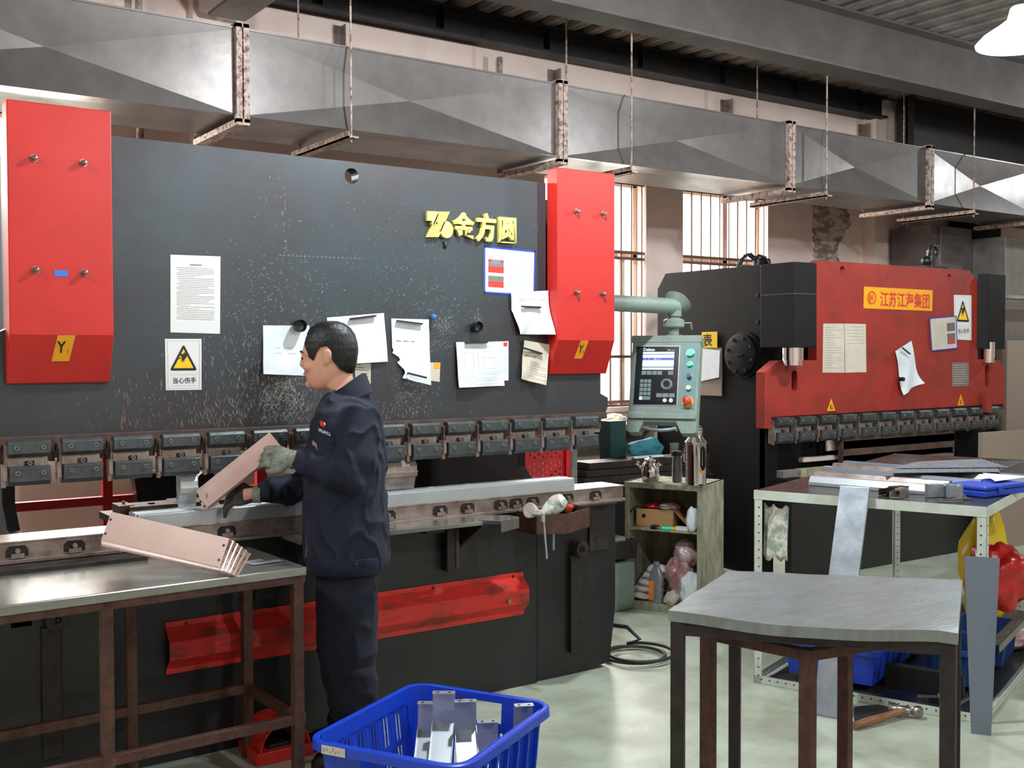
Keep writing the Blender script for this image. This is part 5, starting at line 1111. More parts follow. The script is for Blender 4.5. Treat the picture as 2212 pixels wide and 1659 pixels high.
# ------------------------------------------------------------------ front right table
T = [V((2.321, 2.5, 0)), V((2.832, 1.832, 0)), V((3.478, 2.235, 0)), V((2.930, 2.83, 0))]
tt = thing('work_table', 'small steel work table with a warped scuffed sheet top in the right foreground', 'table', sum(T, V((0, 0, 0))) / 4)
def tq(u_, v__): return T[0] * (1 - u_) * (1 - v__) + T[1] * u_ * (1 - v__) + T[2] * u_ * v__ + T[3] * (1 - u_) * v__
m = MB(); n = 16; vs = []
for j in range(n + 1):
    for i in range(n + 1):
        a, b = i / n, j / n; p = tq(a, b); sag = -.016 * math.sin(a * math.pi) * (1 - b) ** 1.5 + .004 * noise.noise(V((a * 4, b * 4, 0))) - .012 * max(0, a - .93) * 10 * max(0, .1 - b) * 10
        out_ = (T[0] - T[3]).normalized() * (.02 * math.sin(a * math.pi) * (1 - b) ** 3)
        vs.append(p + out_ + V((0, 0, .80 + sag)))
g = [(j * (n + 1) + i, j * (n + 1) + i + 1, (j + 1) * (n + 1) + i + 1, (j + 1) * (n + 1) + i) for j in range(n) for i in range(n)]
k0 = len(vs); bd = [i for i in range(n + 1)] + [(j + 1) * (n + 1) - 1 for j in range(1, n + 1)] + [n * (n + 1) + i for i in range(n - 1, -1, -1)] + [j * (n + 1) for j in range(n - 1, 0, -1)]
low = [vs[i] + V((0, 0, -.034)) for i in bd]; m.add(vs + low, g + [(bd[(i + 1) % len(bd)], bd[i], k0 + i, k0 + (i + 1) % len(bd)) for i in range(len(bd))])
r9 = random.Random(9)
def S9(a_, b_):
    sag = -.016 * math.sin(a_ * math.pi) * (1 - b_) ** 1.5 + .004 * noise.noise(V((a_ * 4, b_ * 4, 0))); return tq(a_, b_) + (T[0] - T[3]).normalized() * (.02 * math.sin(a_ * math.pi) * (1 - b_) ** 3) + V((0, 0, .8014 + sag))
for k in range(70):
    a, b = r9.uniform(.04, .9), r9.uniform(.06, .94); L9 = r9.uniform(.01, .09); db = r9.uniform(-.03, .03)
    p, q = S9(a, b), S9(min(.97, a + L9), b + db); w9 = (T[3] - T[0]).normalized() * r9.uniform(.001, .0035); m.add([p, q, q + w9 * .4, p + w9], [(0, 1, 2, 3)], 1)
m.build('table_top', ['worn_sheet', 'scratch'], tt, label='warped scuffed sheet-metal top', smooth=50)
ins = [p + (sum(T, V()) / 4 - p).normalized() * .035 for p in T]
def sqtube(a, b, w_, mt, name, par, up=(0, 0, 1)): return MB().bar(a, b, w_, w_, up).build(name, mt, par, bevel=.004)
tu = (T[1] - T[0]).normalized()
for i, p in enumerate(ins): MB().bar(p, p + V((0, 0, .765)), .042, .042, tu).build('leg', 'dark_frame', tt, bevel=.004)
for i in range(4): a, b = ins[i], ins[(i + 1) % 4]; sqtube(a + V((0, 0, .742)), b + V((0, 0, .742)), .04, 'dark_frame', 'apron', tt)
ST = [V((2.55, 2.554, 0)), V((2.62, 2.2, 0)), V((3.18, 2.24, 0)), V((3.06, 2.50, 0))]
ST[3] = V((3.044, 2.394, 0)) * (3.80 / 3.7); ST[2] = V((3.336, 2.192, 0)) * (3.56 / 3.7)
st = thing('steel_stand', 'rusty brown square-tube stand tucked beneath the scuffed steel table', 'stand', sum(ST, V()) / 4)
for p in ST: p.z = 0; MB().bar(p, p + V((0, 0, .70)), .042, .042, (ST[1] - ST[0]).normalized()).build('leg', 'rusty_frame', st, bevel=.004)
for i in range(4): sqtube(ST[i] + V((0, 0, .68)), ST[(i + 1) % 4] + V((0, 0, .68)), .035, 'rusty_frame', 'apron', st)
# ------------------------------------------------------------------ left table
LZ = .835
c1 = onZ(663, 1224, LZ); fl = Fr((c1.x, c1.y, 0), .0); LW, LD = 1.5, .52
lt = thing('work_table', 'long rusty-framed steel work table in the left foreground carrying stacked sheet strips', 'table', fl(-LW / 2, LD / 2))
c2_ = onZ(0, 1310, LZ); an = math.atan2(c1.y - c2_.y, c1.x - c2_.x); fl = Fr((c1.x, c1.y, 0), an)
fl.bld([((-LW, 0, LZ - .032), (0, LD, LZ))], 'table_top', 'table_steel', lt, bevel=.004, label='bright reflective steel top')
fw = .038
for x in (-.045, -.72, -LW + .03):
    fl.bld([((x, .012, 0), (x + fw, .012 + fw, LZ - .03))], 'leg', 'rusty_frame', lt, bevel=.003)
for x in (-.045, -.50, -LW + .03): fl.bld([((x, LD - .05, 0), (x + fw, LD - .05 + fw, LZ - .03))], 'leg', 'rusty_frame', lt, bevel=.003)
fl.bld([((-LW, .012, LZ - .06), (0, .04, LZ - .032))], 'apron', 'rusty_frame', lt)
fl.bld([((-LW, LD - .045, .26), (-.0, LD - .015, .295))], 'stretcher', 'rusty_frame', lt); fl.bld([((-.04, .02, .26), (-.01, LD - .02, .295))], 'stretcher', 'rusty_frame', lt); fl.bld([((-LW, .015, .26), (-.0, .045, .295))], 'stretcher', 'rusty_frame', lt)
# stack of perforated-end strips on it
e0 = onZ(219, 1166, .945); e1 = onZ(475, 1226, LZ + .034); eu = onZ(505, 1166, LZ + .125)
dn0 = (e1 - e0); LL = dn0.length; dn0.normalize(); wd0 = (eu - e1); WW = min(.125, wd0.length); nz0 = dn0.cross(wd0).normalized()
if nz0.z < 0: nz0 = -nz0
wd0 = nz0.cross(dn0).normalized()
if wd0.dot(eu - e1) < 0: wd0 = -wd0
for k in range(11):
    a_ = (10 - k) * .045          # the lower strips lie ever flatter, like pages of an open book
    Rz = Matrix.Rotation((10 - k) * .003, 3, 'Z'); d2 = Rz @ dn0; w2_ = Rz @ (wd0 * math.cos(a_) - nz0 * math.sin(a_)); n2_ = d2.cross(w2_).normalized(); n2_ = n2_ if n2_.z > 0 else -n2_; base = e0 - V((0, 0, .0024 * (10 - k))); L_ = LL + .006 * (10 - k) - .003 * (k % 2)
    m = MB(); m.obox(base, d2 * L_, w2_ * WW, n2_ * .0014)
    if k == 10: m.obox(base + d2 * .1, d2 * (L_ - .16), w2_ * .0015, -n2_ * .010)
    for s_ in (.008, L_ - .012):
        for t_ in (.024, .076): c = base + d2 * s_ + w2_ * t_ + n2_ * .0008; m.cyl(c, c + n2_ * .0012, .005, n=8, mi=1)
    nm = ('bottom', 'second from the bottom', 'third from the bottom', 'fourth from the bottom', 'fifth from the bottom', 'middle', 'fifth from the top', 'fourth from the top', 'third from the top', 'second from the top', 'topmost')[k]
    o = m.build('sheet_strip', ['pink_lit_sheet', 'ink_black']); tag(o, 'punched steel strip in the fanned stack on the left table, ' + nm, 'metal strip', 'strips stacked on the left table')
for k, (x, y, a_) in enumerate(((-.19, .17, .3), (-.15, .13, .1))):
    f6 = Fr(fl(x, y, LZ + .001 + k * .002), a_); m = MB(); f6.box(m, (0, 0, 0), (.12, .035, .0015)); tag(m.build('sheet_offcut', 'bright_steel'), ('small pale sheet offcut right of the strip stack, rear one', 'small pale sheet offcut right of the strip stack, front one')[k], 'offcut')
# ------------------------------------------------------------------ blue basket
BO = V((1.445, 3.235, 0)); ub = V((.872, .49, 0)).normalized(); ab = math.atan2(ub.y, ub.x); fb = Fr(BO, ab)
BL, BD, BH = .655, -.55, .36
bk = thing('plastic_basket', 'large bright blue slotted plastic basket holding bent sheet brackets', 'basket', fb(BL / 2, BD / 2))
def rr_loop(x0, y0, x1, y1, r_, n_=6):
    pts = []
    for cx, cy, a0_ in ((x1 - r_, y1 - r_, 0), (x0 + r_, y1 - r_, 90), (x0 + r_, y0 + r_, 180), (x1 - r_, y0 + r_, 270)):
        for k in range(n_ + 1): t_ = math.radians(a0_ + 90 * k / n_); pts.append((cx + r_ * math.cos(t_), cy + r_ * math.sin(t_)))
    return pts
def ringlayer(e, z, r_=.07): return [fb(a, b, z) for a, b in rr_loop(-e, BD - e, BL + e, e, r_ + e * .8)]
def rings(m, specs, mi=0, close=False):
    ls = [ringlayer(*s_) for s_ in specs]; n_ = len(ls[0]); vs = [p for l in ls for p in l]; f = []
    K_ = len(ls)
    for k in range(K_ if close else K_ - 1):
        k2 = (k + 1) % K_
        for i in range(n_): j = (i + 1) % n_; f.append((k * n_ + i, k * n_ + j, k2 * n_ + j, k2 * n_ + i))
    m.add(vs, f, mi)
m = MB(); rings(m, [(.0, BH), (.012, BH + .004), (.022, BH - .002), (.024, BH - .03), (.018, BH - .032), (.012, BH - .012), (-.002, BH - .012)], close=True); m.build('rim', 'blue_plastic', bk, smooth=50)
# slatted side walls: real bars between solid bands; handles left open in the two short sides
def band(m, z0, z1, th=.004):
    e = lambda z: -.035 * (1 - z / BH); rings(m, [(e(z0), z0), (e(z1), z1), (e(z1) - th, z1), (e(z0) - th, z0)], close=True)
wall = MB(); band(wall, .0, .05); band(wall, .175, .195)
m = wall
e_ = lambda z: .035 * (1 - z / BH)
def bars(p, q, inn, n_, z0, z1, skip=None, w_=.009):
    p, q, inn = V(p), V(q), V(inn); d = (q - p); L_ = d.length; dn_ = d.normalized()
    for k in range(n_ + 1):
        t_ = k / n_
        if skip and skip(t_): continue
        c = p + d * t_ ; ww = w_ if k % 4 else w_ * 2.4
        a = c + inn * e_(z0) + V((0, 0, z0)); b = c + inn * e_(z1) + V((0, 0, z1))
        m.prism([a - dn_ * ww / 2, a + dn_ * ww / 2, b + dn_ * ww / 2, b - dn_ * ww / 2], inn * .004)
sides = [(fb(.07, 0), fb(BL - .07, 0), -fb.v, 26), (fb(.07, BD), fb(BL - .07, BD), fb.v, 26), (fb(0, -.07), fb(0, BD + .07), fb.u, 20), (fb(BL, -.07), fb(BL, BD + .07), -fb.u, 20)]
for i, (p, q, inn, n_) in enumerate(sides):
    bars(p, q, inn, n_, .045, .18); 
    if i < 2: bars(p, q, inn, n_, .19, .31)
    else: bars(p, q, inn, n_, .19, .235)
# upper solid bands
def panel(p, q, inn, a, b, z0, z1):
    p, q, inn = V(p), V(q), V(inn); d = q - p; P_ = p + d * a; Q_ = p + d * b
    m.prism([P_ + inn * e_(z0) + V((0, 0, z0)), Q_ + inn * e_(z0) + V((0, 0, z0)), Q_ + inn * e_(z1) + V((0, 0, z1)), P_ + inn * e_(z1) + V((0, 0, z1))], inn * .004)
for i, (p, q, inn, n_) in enumerate(sides):
    if i < 2: panel(p, q, inn, 0, 1, .30, BH)
    else: panel(p, q, inn, 0, .28, .23, BH); panel(p, q, inn, .72, 1, .23, BH); panel(p, q, inn, .28, .72, .23, .262); panel(p, q, inn, .28, .72, .335, BH)
# rounded solid corners
def corner(cx, cy, a0_):
    lo, hi = [], []
    for k in range(7):
        t_ = math.radians(a0_ + 90 * k / 6)
        for z, l in ((.04, lo), (BH, hi)):
            r_ = .07; ee = e_(z); sx_ = -1 if cx > BL / 2 else 1; sy_ = -1 if cy > BD / 2 else 1
            l.append(fb(cx + sx_ * ee + r_ * math.cos(t_), cy + sy_ * ee + r_ * math.sin(t_), z))
    n_ = 7; cc = fb(cx, cy, 0)
    inn = [l_ + (V((cc.x, cc.y, l_.z)) - l_).normalized() * .004 for l_ in lo + hi]
    f = [(i, i + 1, n_ + i + 1, n_ + i) for i in range(6)]; f += [tuple(14 + q_ for q_ in g_[::-1]) for g_ in f]; m.add(lo + hi + inn, f)
corner(BL - .07, -.07, 0); corner(.07, -.07, 90); corner(.07, BD + .07, 180); corner(BL - .07, BD + .07, 270)
m.build('slotted_wall', 'blue_plastic', bk, fixn=True)
m = MB(); m.prism([fb(a, b, .0) for a, b in rr_loop(.035, BD + .035, BL - .035, -.035, .05)], (0, 0, .008)); m.build('base', 'blue_plastic', bk)
m = MB()
for i in (1, 3):
    p, q, inn, n_ = sides[i]
    for k in range(0, n_ + 1, 4):
        if i == 3 and .28 < k / n_ < .72: c = V(p) + (V(q) - V(p)) * (k / n_); m.bar(c + V(inn) * (e_(0) - .008), c + V(inn) * (e_(.23) - .008) + V((0, 0, .23)), .006, .016, V(inn)); continue
        c = V(p) + (V(q) - V(p)) * (k / n_); a = c + V(inn) * e_(.0); b = c + V(inn) * e_(.31) + V((0, 0, .31)); m.bar(a - V(inn) * .008, b - V(inn) * .008, .006, .016, V(inn))
m.build('outer_rib', 'blue_plastic', bk)
q = fb(.03, -.0, BH); m = MB(); m.obox(fb(-.0255, -.06, BH - .03), -fb.v * .09, fb.u * -.0012, V((0, 0, .028))); [m.obox(fb(-.0268, -.068 - .011 * q_, BH - .024 + .004 * (q_ % 2)), -fb.v * .003 + V((0, 0, .014 - .004 * (q_ % 3))), -fb.v * .0015, fb.u * -.0004, 1) for q_ in range(6)]; m.build('paper_label', ['old_paper', 'ink_black'], bk, fixn=False)
# bent brackets standing in the basket
def bracket(px, py, D, w_, yaw, L_, lean, h, lab, tip=0):
    """channel strip lying in the basket, its upper end turned up and ending in a small flange with two holes"""
    f = at_depth(px, py, D); s_ = V((math.cos(yaw), math.sin(yaw), 0)); d = V((-s_.y, s_.x, 0))
    up = (V((0, 0, 1)) + d * (.10 + tip)).normalized(); e = f - up * h; ax = (d * math.cos(lean) + V((0, 0, 1)) * math.sin(lean)).normalized(); o = e - ax * L_
    nn_ = s_.cross(ax).normalized(); t = .0016; m = MB()
    m.obox(o, ax * L_, s_ * w_, nn_ * t); m.obox(o, ax * L_, s_ * t, nn_ * .022); m.obox(o + s_ * (w_ - t), ax * L_, s_ * t, nn_ * .022)
    m.obox(e, up * h, s_ * w_, d * t); fd = (-d + V((0, 0, -.1))).normalized(); m.obox(f, fd * .026, s_ * w_, V((0, 0, t)))
    for a in (.24, .76): c = f + fd * .013 + s_ * (a * w_) + V((0, 0, t)); m.cyl(c, c + V((0, 0, .0006)), .0055, n=8, mi=1)
    return tag(m.build('bent_bracket', ['zinc', 'ink_black']), lab, 'bracket', 'bent brackets in the blue basket')
bracket(935, 1493, 3.84, .080, -.62, .30, .46, .11, 'tallest bent steel bracket standing in the blue basket, catching the brightest light')
bracket(903, 1515, 3.88, .075, -.62, .26, .46, .10, 'bent steel bracket just left of the tallest one in the basket')
bracket(981, 1512, 3.78, .078, -.50, .28, .42, .11, 'bent steel bracket just right of the tallest one in the basket', -.15)
bracket(1030, 1556, 3.66, .072, -.50, .22, .40, .09, 'lower bent bracket leaning at the right of the group in the basket')
bracket(1110, 1521, 3.80, .068, -.45, .10, .9, .10, 'lone bent bracket at the far right corner of the basket', -.3)
m = MB()
# ------------------------------------------------------------------ foot pedal
fp = Fr((1.62, 4.0, 0), .0); pd = thing('foot_pedal', 'worn red foot pedal switch with a curved hood on the floor by the left table', 'pedal', fp(.12, .1))
fp.bld([((-.06, .0, 0), (.18, .2, .05))], 'base', 'red_paint', pd, bevel=.004)
m = MB(); k_ = 12; vs = []
for s_ in (0, 1):
    for i in range(k_ + 1):
        t_ = math.pi * i / k_; r_ = .105 - .006 * s_
        for y_ in (0.0, .2): vs.append(fp(.06 + r_ * math.cos(t_), y_, .045 + r_ * 1.05 * math.sin(t_)))
n2_ = 2 * (k_ + 1); f = [(2 * i, 2 * i + 1, 2 * i + 3, 2 * i + 2) for i in range(k_)]; f += [tuple(q_ + n2_ for q_ in g_[::-1]) for g_ in f]
f += [(2 * i, 2 * i + 2, n2_ + 2 * i + 2, n2_ + 2 * i) for i in range(k_)] + [(2 * i + 1, n2_ + 2 * i + 1, n2_ + 2 * i + 3, 2 * i + 3) for i in range(k_)]
m.add(vs, f); m.build('hood', 'scuffed_red', pd, smooth=40); fp.bld([((.0, .03, .05), (.12, .17, .065))], 'treadle', 'black_plastic', pd)
# ------------------------------------------------------------------ tools on the support shelf, gloves on the tray
def P2(a, b, z=.861): return onZ(a, b, z)
m = MB(); a, b = P2(958, 1089, .875), P2(990, 1087, .875); m.tube([a, a.lerp(b, .3), a.lerp(b, .7), b], [.011, .014, .013, .009], 14, mi=0); m.cyl(a - (b - a) * .05, a, .012, n=14, mi=1); d = (b - a).normalized(); tag(m.build('screwdriver', ['tray_blue', 'sign_yellow'], smooth=40), 'stubby screwdriver with a dark blue and yellow handle on the support shelf', 'screwdriver')
for k, (p, q, lab) in enumerate((((845, 1108), (890, 1104), 'hex key lying at the left of the support shelf'), ((885, 1103), (905, 1106), 'small spring pin beside the hex key'), ((905, 1102), (950, 1100), 'white slim caliper lying on the support shelf'), ((1090, 1098), (1130, 1094), 'black marker pen lying on the right support arm'))):
    m = MB(); a, b = P2(*p, .866), P2(*q, .866); m.cyl(a, b, .004, n=10); m.ball(a, .007, 10) if k == 1 else None
    if k == 0: m.cyl(a, a + V((.0, -.02, 0)), .004, n=10)
    if k == 2: m.bar(a, b, .014, .004); m.bar(a, a + V((.01, -.03, 0)), .01, .004)
    tag(m.build(('hex_key', 'spring_pin', 'caliper', 'marker_pen')[k], ('bolt_steel', 'bolt_steel', 'sign_white', 'black_plastic')[k]), lab, 'tool')
def glove_cone(a, b, r0, r1, mt, lab, seed):
    m = MB(); a, b = V(a), V(b); n_ = 10; pts = [a.lerp(b, i / n_) + V((0, 0, .006 * math.sin(i * 1.7 + seed))) for i in range(n_ + 1)]; rs = [r0 + (r1 - r0) * i / n_ + .004 * math.sin(i * 2.3 + seed) for i in range(n_ + 1)]
    m.tube(pts, rs, 16); return m.build('work_glove', mt, smooth=True)
g0, g1 = onY(1143, 1102, 4.08), onY(1178, 1112, 4.12); o = MB(); d = (g1 - g0).normalized()
o.lathe(g0, [(.034, 0), (.037, .004), (.03, .03), (.018, .06), (.014, .09), (.01, .13)], 24, ax=d); o.lathe(g0, [(.028, .001), (.02, .03), (.0, .03)], 18, ax=d, mi=1); o = o.build('work_glove', ['rag', 'yellow_bag'], smooth=True); tag(o, 'rolled white glove with a yellowish opening at the left of the rusty tray', 'glove')
o = MB(); cpt = [onY(1172, 1112, 4.11), onY(1190, 1098, 4.1), onY(1205, 1088, 4.1), onY(1215, 1080, 4.1)]
o.tube(cpt, [.02, .04, .042, .036], 16)
for k in range(4): a = cpt[0] + V((.012 * k, -.01, .004 * k)); o.tube([a, a + V((-.012, -.012, -.02)), a + V((-.018, -.008, -.045))], [.011, .011, .008], 10)
o = o.build('work_glove', 'rag_green', smooth=True); tag(o, 'crumpled green-striped white glove heaped on the rusty tray', 'glove')
q = onY(1205, 1085, 4.09); o = MB(); o.lathe(q, [(.036, -.03), (.04, -.01), (.034, .02), (.026, .022), (.024, .0)], 20, ax=(.5, -.6, .45)); tag(o.build('work_glove', 'rag', smooth=True), 'open white glove cuff at the top of the glove heap', 'glove')
a, b = onY(1173, 1122, 4.0), onY(1181, 1205, 4.0); m = MB(); m.cyl(a + V((0, 0, .02)), b, .0055, n=12); m.cyl(b, b + V((0, 0, -.006)), .004, n=8); m.cyl(a + V((0, 0, -.01)), a + V((0, 0, .03)), .01, n=14); m.cyl(a + V((-.02, .05, .02)), a + V((0, 0, .02)), .008, n=12); tag(m.build('t_wrench', 'bright_steel', smooth=40), 'shiny long hex T-wrench hanging over the front of the rusty tray', 'wrench')
a = onY(1196, 1128, 4.03); m = MB(); m.box((a.x - .005, 4.03, a.z - .13), (a.x + .007, 4.034, a.z + .01)); m.box((a.x - .005, 4.03, a.z + .005), (a.x + .08, 4.05, a.z + .012)); tag(m.build('hooked_rule', 'grey_sheet'), 'grey bent steel rule hooked over the rusty tray beside the T-wrench', 'rule')
q = onY(1233, 1092, 4.08); m = MB(); m.lathe(q, [(.012, 0), (.015, .004), (.014, .04)], 18, ax=(0, .5, -.8)); tag(m.build('plastic_stopper', 'red_button', smooth=40), 'small pinkish red stopper standing in the rusty tray right of the gloves', 'stopper')
# cable coil on the floor by the bed end
m = MB(); cc = V((3.78, 4.30, .012)); pts = []
for i in range(90): t_ = i / 89 * 2 * math.pi * 2.2; r_ = .16 + .03 * math.sin(t_ * .7); pts.append(cc + V((r_ * 1.25 * math.cos(t_) * .8, r_ * math.sin(t_), .012 * (t_ / 6.28))))
m.tube(pts, .009, 8); m.tube([pts[-1], cc + V((.1, .1, .05)), cc + V((.06, .16, .11)), cc + V((-.05, .3, .12))], .012, 8); tag(m.build('cable_coil', 'cable_black', smooth=True), 'loose coil of black cable on the floor at the right foot of the big press', 'cable')
# beige table with bright fruit-coloured rags behind, and stored things behind the press
f7 = Fr((4.6, 6.5, 0), .0); bt = thing('back_bench', 'low pale bench under the window behind the controller', 'bench', (5.2, 6.7, 0))
f7.bld([((0, 0, 1.0), (1.3, .4, 1.04))], 'bench_top', 'shelf_green', bt); f7.bld([((0, .02, 0), (.04, .38, 1.0)), ((1.26, .02, 0), (1.3, .38, 1.0)), ((.04, .3, .1), (1.26, .32, 1.0))], 'bench_frame', 'beige_board', bt)
qq = onY(1325, 893, 6.6); lump(V((qq.x, 6.62, 1.04)), .12, .1, .09, 'rag', 'cloth_heap', 'crumpled grey cloth on the bench under the window', 'cloth', 61, .3); lump(V((qq.x - .05, 6.52, 1.04)), .08, .05, .05, 'yellow_bag', 'cloth_heap', 'small crumpled yellow cloth on the bench under the window', 'cloth', 64, .3)
m = MB(); lump(V((4.35, 5.75, .0)), .17, .15, .85, 'black_plastic', 'black_sack', 'dark sagging sack behind the right end of the die', 'sack', 71, .2)
for k, (x, z, w_, h_, mt, lab) in enumerate(((4.15, .0, .35, .30, 'controller_grey', 'grey-green machine box low in the gap left of the shelf unit'), (4.12, .32, .4, .12, 'dark_frame', 'dark block lying on the grey-green machine box'))):
    tag(MB().box((x, 5.15, z), (x + w_, 5.45, z + h_)).build('machine_box', mt, bevel=.01), lab, 'box')
q = onY(1340, 1180, 5.0); 
# ------------------------------------------------------------------ right background
def bgbox(p, q, Y_, d, name, mt, lab, cat, z0=None):
    a, b = onY(*p, Y_), onY(*q, Y_); return tag(MB().box((a.x, Y_, b.z if z0 is None else z0), (b.x, Y_ + d, a.z)).build(name, mt, bevel=.004), lab, cat)
vd = thing('vertical_duct', 'wide galvanised vertical duct behind the right end of the second press', 'duct', (9.9, 6.3, 0))
a, b = onY(2012, 460, 6.35), onY(2100, 460, 6.35); MB().box((a.x, 6.35, 0), (b.x, 6.8, 2.84)).build('duct_body', 'galvanised', vd, bevel=.003); MB().box((a.x + .12, 6.335, 0), (a.x + .14, 6.35, 2.84)).build('seam', 'bare_steel', vd)
bgbox((2104, 470), (2162, 560), 6.65, .3, 'dark_box', 'black_paint', 'tall dark box beside the galvanised vertical duct', 'cabinet', 0)  # plain dark box filling the space right of the duct
bgbox((2172, 510), (2330, 560), 6.0, .4, 'grey_cabinet', 'cabinet_grey', 'tall grey sheet-metal cabinet at the right edge behind the second press', 'cabinet', 0)
bgbox((2176, 735), (2330, 800), 5.6, .3, 'lower_cabinet', 'beige_board', 'lower brown-grey cabinet standing before the tall grey one at the right edge', 'cabinet', 0)
bgbox((2173, 637), (2330, 652), 5.75, .1, 'pale_beam', 'shelf_green', 'pale green horizontal beam across the tall grey cabinet', 'beam')
bgbox((2125, 935), (2330, 1000), 5.0, .05, 'leaning_board', 'beige_board', 'large brown board standing behind the chequer plates', 'board', 0)
# ================================================================== the worker
MO = onY(745, 772, 3.88); RT = V((.822, -.569, 0)).normalized(); LW_ = V((-.569, -.822, 0)).normalized()
def depth_of(p): return (V(p) - C0).dot(-LW_)
MS = FPX / depth_of(MO)
def M(px, py, l=0.0):       # body point: photograph column/row at the worker, l metres towards the near side
    return at_depth(px, py, depth_of(MO) - l)
FW = -RT                    # he faces this way
UPV = V((0, 0, 1))
def remeshed(mb, name, mt, vox, par=None, sm=3, label=None, disp=None):
    o = mb.build(name, mt, None, fixn=True, weld=False)
    r = o.modifiers.new('r', 'REMESH'); r.mode = 'VOXEL'; r.voxel_size = vox; r.use_smooth_shade = True
    if sm: s_ = o.modifiers.new('s', 'SMOOTH'); s_.iterations = sm; s_.factor = .5
    bpy.context.view_layer.update()
    me = bpy.data.meshes.new_from_object(o.evaluated_get(bpy.context.evaluated_depsgraph_get()))
    me.name = name; old = o.data; o.modifiers.clear(); o.data = me; bpy.data.meshes.remove(old)
    if not me.materials:
        me.materials.append(MATS[mt if isinstance(mt, str) else mt[0]])
    if disp:
        ns = [v.normal.copy() for v in me.vertices]
        for v, n_ in zip(me.vertices, ns): v.co = v.co + n_ * disp(v.co)
    me.polygons.foreach_set('use_smooth', [True] * len(me.polygons)); me.polygons.foreach_set('material_index', [0] * len(me.polygons))
    if par is not None: put(o, par)
    if label: o['label'] = label
    return o
def ell(c, f, l, u): return None
# ---- body: head, neck, trunk, limbs as one skin
hc = M(712, 770, 0)
k1 = 1 / MS
def HP(f, u, l=0): return hc + FW * f + UPV * u + LW_ * l
m = MB()
sl = [(.131, .022, -.030, .024), (.122, .048, -.056, .045), (.105, .070, -.078, .060), (.082, .086, -.093, .070), (.055, .097, -.101, .0755), (.03, .103, -.104, .077), (.008, .104, -.103, .0765), (-.012, .0985, -.100, .0755), (-.035, .0965, -.096, .073), (-.055, .095, -.088, .069), (-.075, .092, -.073, .064), (-.092, .089, -.052, .058), (-.108, .082, -.028, .050), (-.122, .070, -.006, .040), (-.132, .050, .012, .026)]
m.loft([(HP((a + b) / 2, u), FW * (a - b) / 2, LW_ * w) for u, a, b, w in sl], 40, p=2.25)
# nose, brows, lips, chin, eyelids, cheek
m.loft([(HP(.098, .004), FW * .010, LW_ * .008), (HP(.102, -.015), FW * .013, LW_ * .010), (HP(.104, -.030), FW * .015, LW_ * .014), (HP(.103, -.039), FW * .013, LW_ * .017), (HP(.100, -.045), FW * .008, LW_ * .014)], 16)
for s_ in (1, -1):
    m.tube([HP(.103, .010, .012 * s_), HP(.100, .015, .032 * s_), HP(.086, .012, .052 * s_)], [.008, .009, .006], 10)
    m.ball(HP(.091, -.006, .030 * s_), .013, 14); m.ball(HP(.078, -.038, .042 * s_), .022, 14)
    # ear
    e = HP(-.004, -.002, .076 * s_); m.loft([(e + UPV * .034 + LW_ * s_ * .004, FW * .006, LW_ * .005), (e + UPV * .026 + LW_ * s_ * .008, FW * .016, LW_ * .006), (e + UPV * .006 + LW_ * s_ * .009 - FW * .002, FW * .017, LW_ * .006), (e - UPV * .016 + LW_ * s_ * .006 + FW * .002, FW * .012, LW_ * .006), (e - UPV * .030 + LW_ * s_ * .002 + FW * .006, FW * .007, LW_ * .005)], 16)
m.ball(HP(.095, -.063, 0), .009, 14, sc=(1, 1, .7)); m.ball(HP(.093, -.074, 0), .009, 14, sc=(1, 1, .7)); m.ball(HP(.078, -.108, 0), .019, 14)
nb = M(752, 845, 0)
m.loft([(HP(-.028, -.03), FW * .060, LW_ * .058), (HP(-.025, -.075), FW * .064, LW_ * .056), (HP(-.040, -.12), FW * .060, LW_ * .056), (nb, FW * .066, LW_ * .068), (M(752, 880), FW * .085, LW_ * .12)], 28)
def ring(px0, px1, py, l, w): c = M((px0 + px1) / 2, py, l); return (c, FW * ((px1 - px0) / 2 * k1), LW_ * w)
m.loft([ring(700, 800, 865, 0, .10), ring(692, 812, 900, 0, .17), ring(690, 812, 980, 0, .165), ring(690, 812, 1080, 0, .15), ring(690, 810, 1160, 0, .15), ring(705, 798, 1240, 0, .12)], 28)
nS, nE, nW, nH = M(782, 893, .17), M(768, 1025, .25), M(640, 992, .13), M(592, 975, .08)
fS, fE, fW_, fH = M(750, 900, -.17), M(662, 1048, -.22), M(552, 1068, -.045), M(508, 1072, -.03)
m.tube([nS, nE, nE.lerp(nW, .5), nW, nW.lerp(nH, .6)], [.055, .043, .038, .028, .028], 18); m.tube([fS, fE, fE.lerp(fW_, .5), fW_, fW_.lerp(fH, .6)], [.055, .043, .038, .028, .028], 18)
hipN, hipF = M(752, 1215, .09), M(748, 1215, -.09)
kN, kF = M(752, 1400, .11), M(745, 1390, -.10)
aN = onZ(778, 1612, .09); aF = M(752, 1560, -.12); aF.z = .09
aN = at_depth(775, 1600, depth_of(MO) - .11); aN.z = .09
m.tube([hipN, hipN.lerp(kN, .5), kN, kN.lerp(aN, .45), aN], [.072, .065, .052, .050, .036], 20); m.tube([hipF, hipF.lerp(kF, .5), kF, kF.lerp(aF, .45), aF], [.072, .065, .052, .050, .036], 20)
man = remeshed(m, 'person', 'skin', .0055, None, 4)
tag(man, 'person in dark navy work clothes bending a metal strip at the big press brake', 'person')
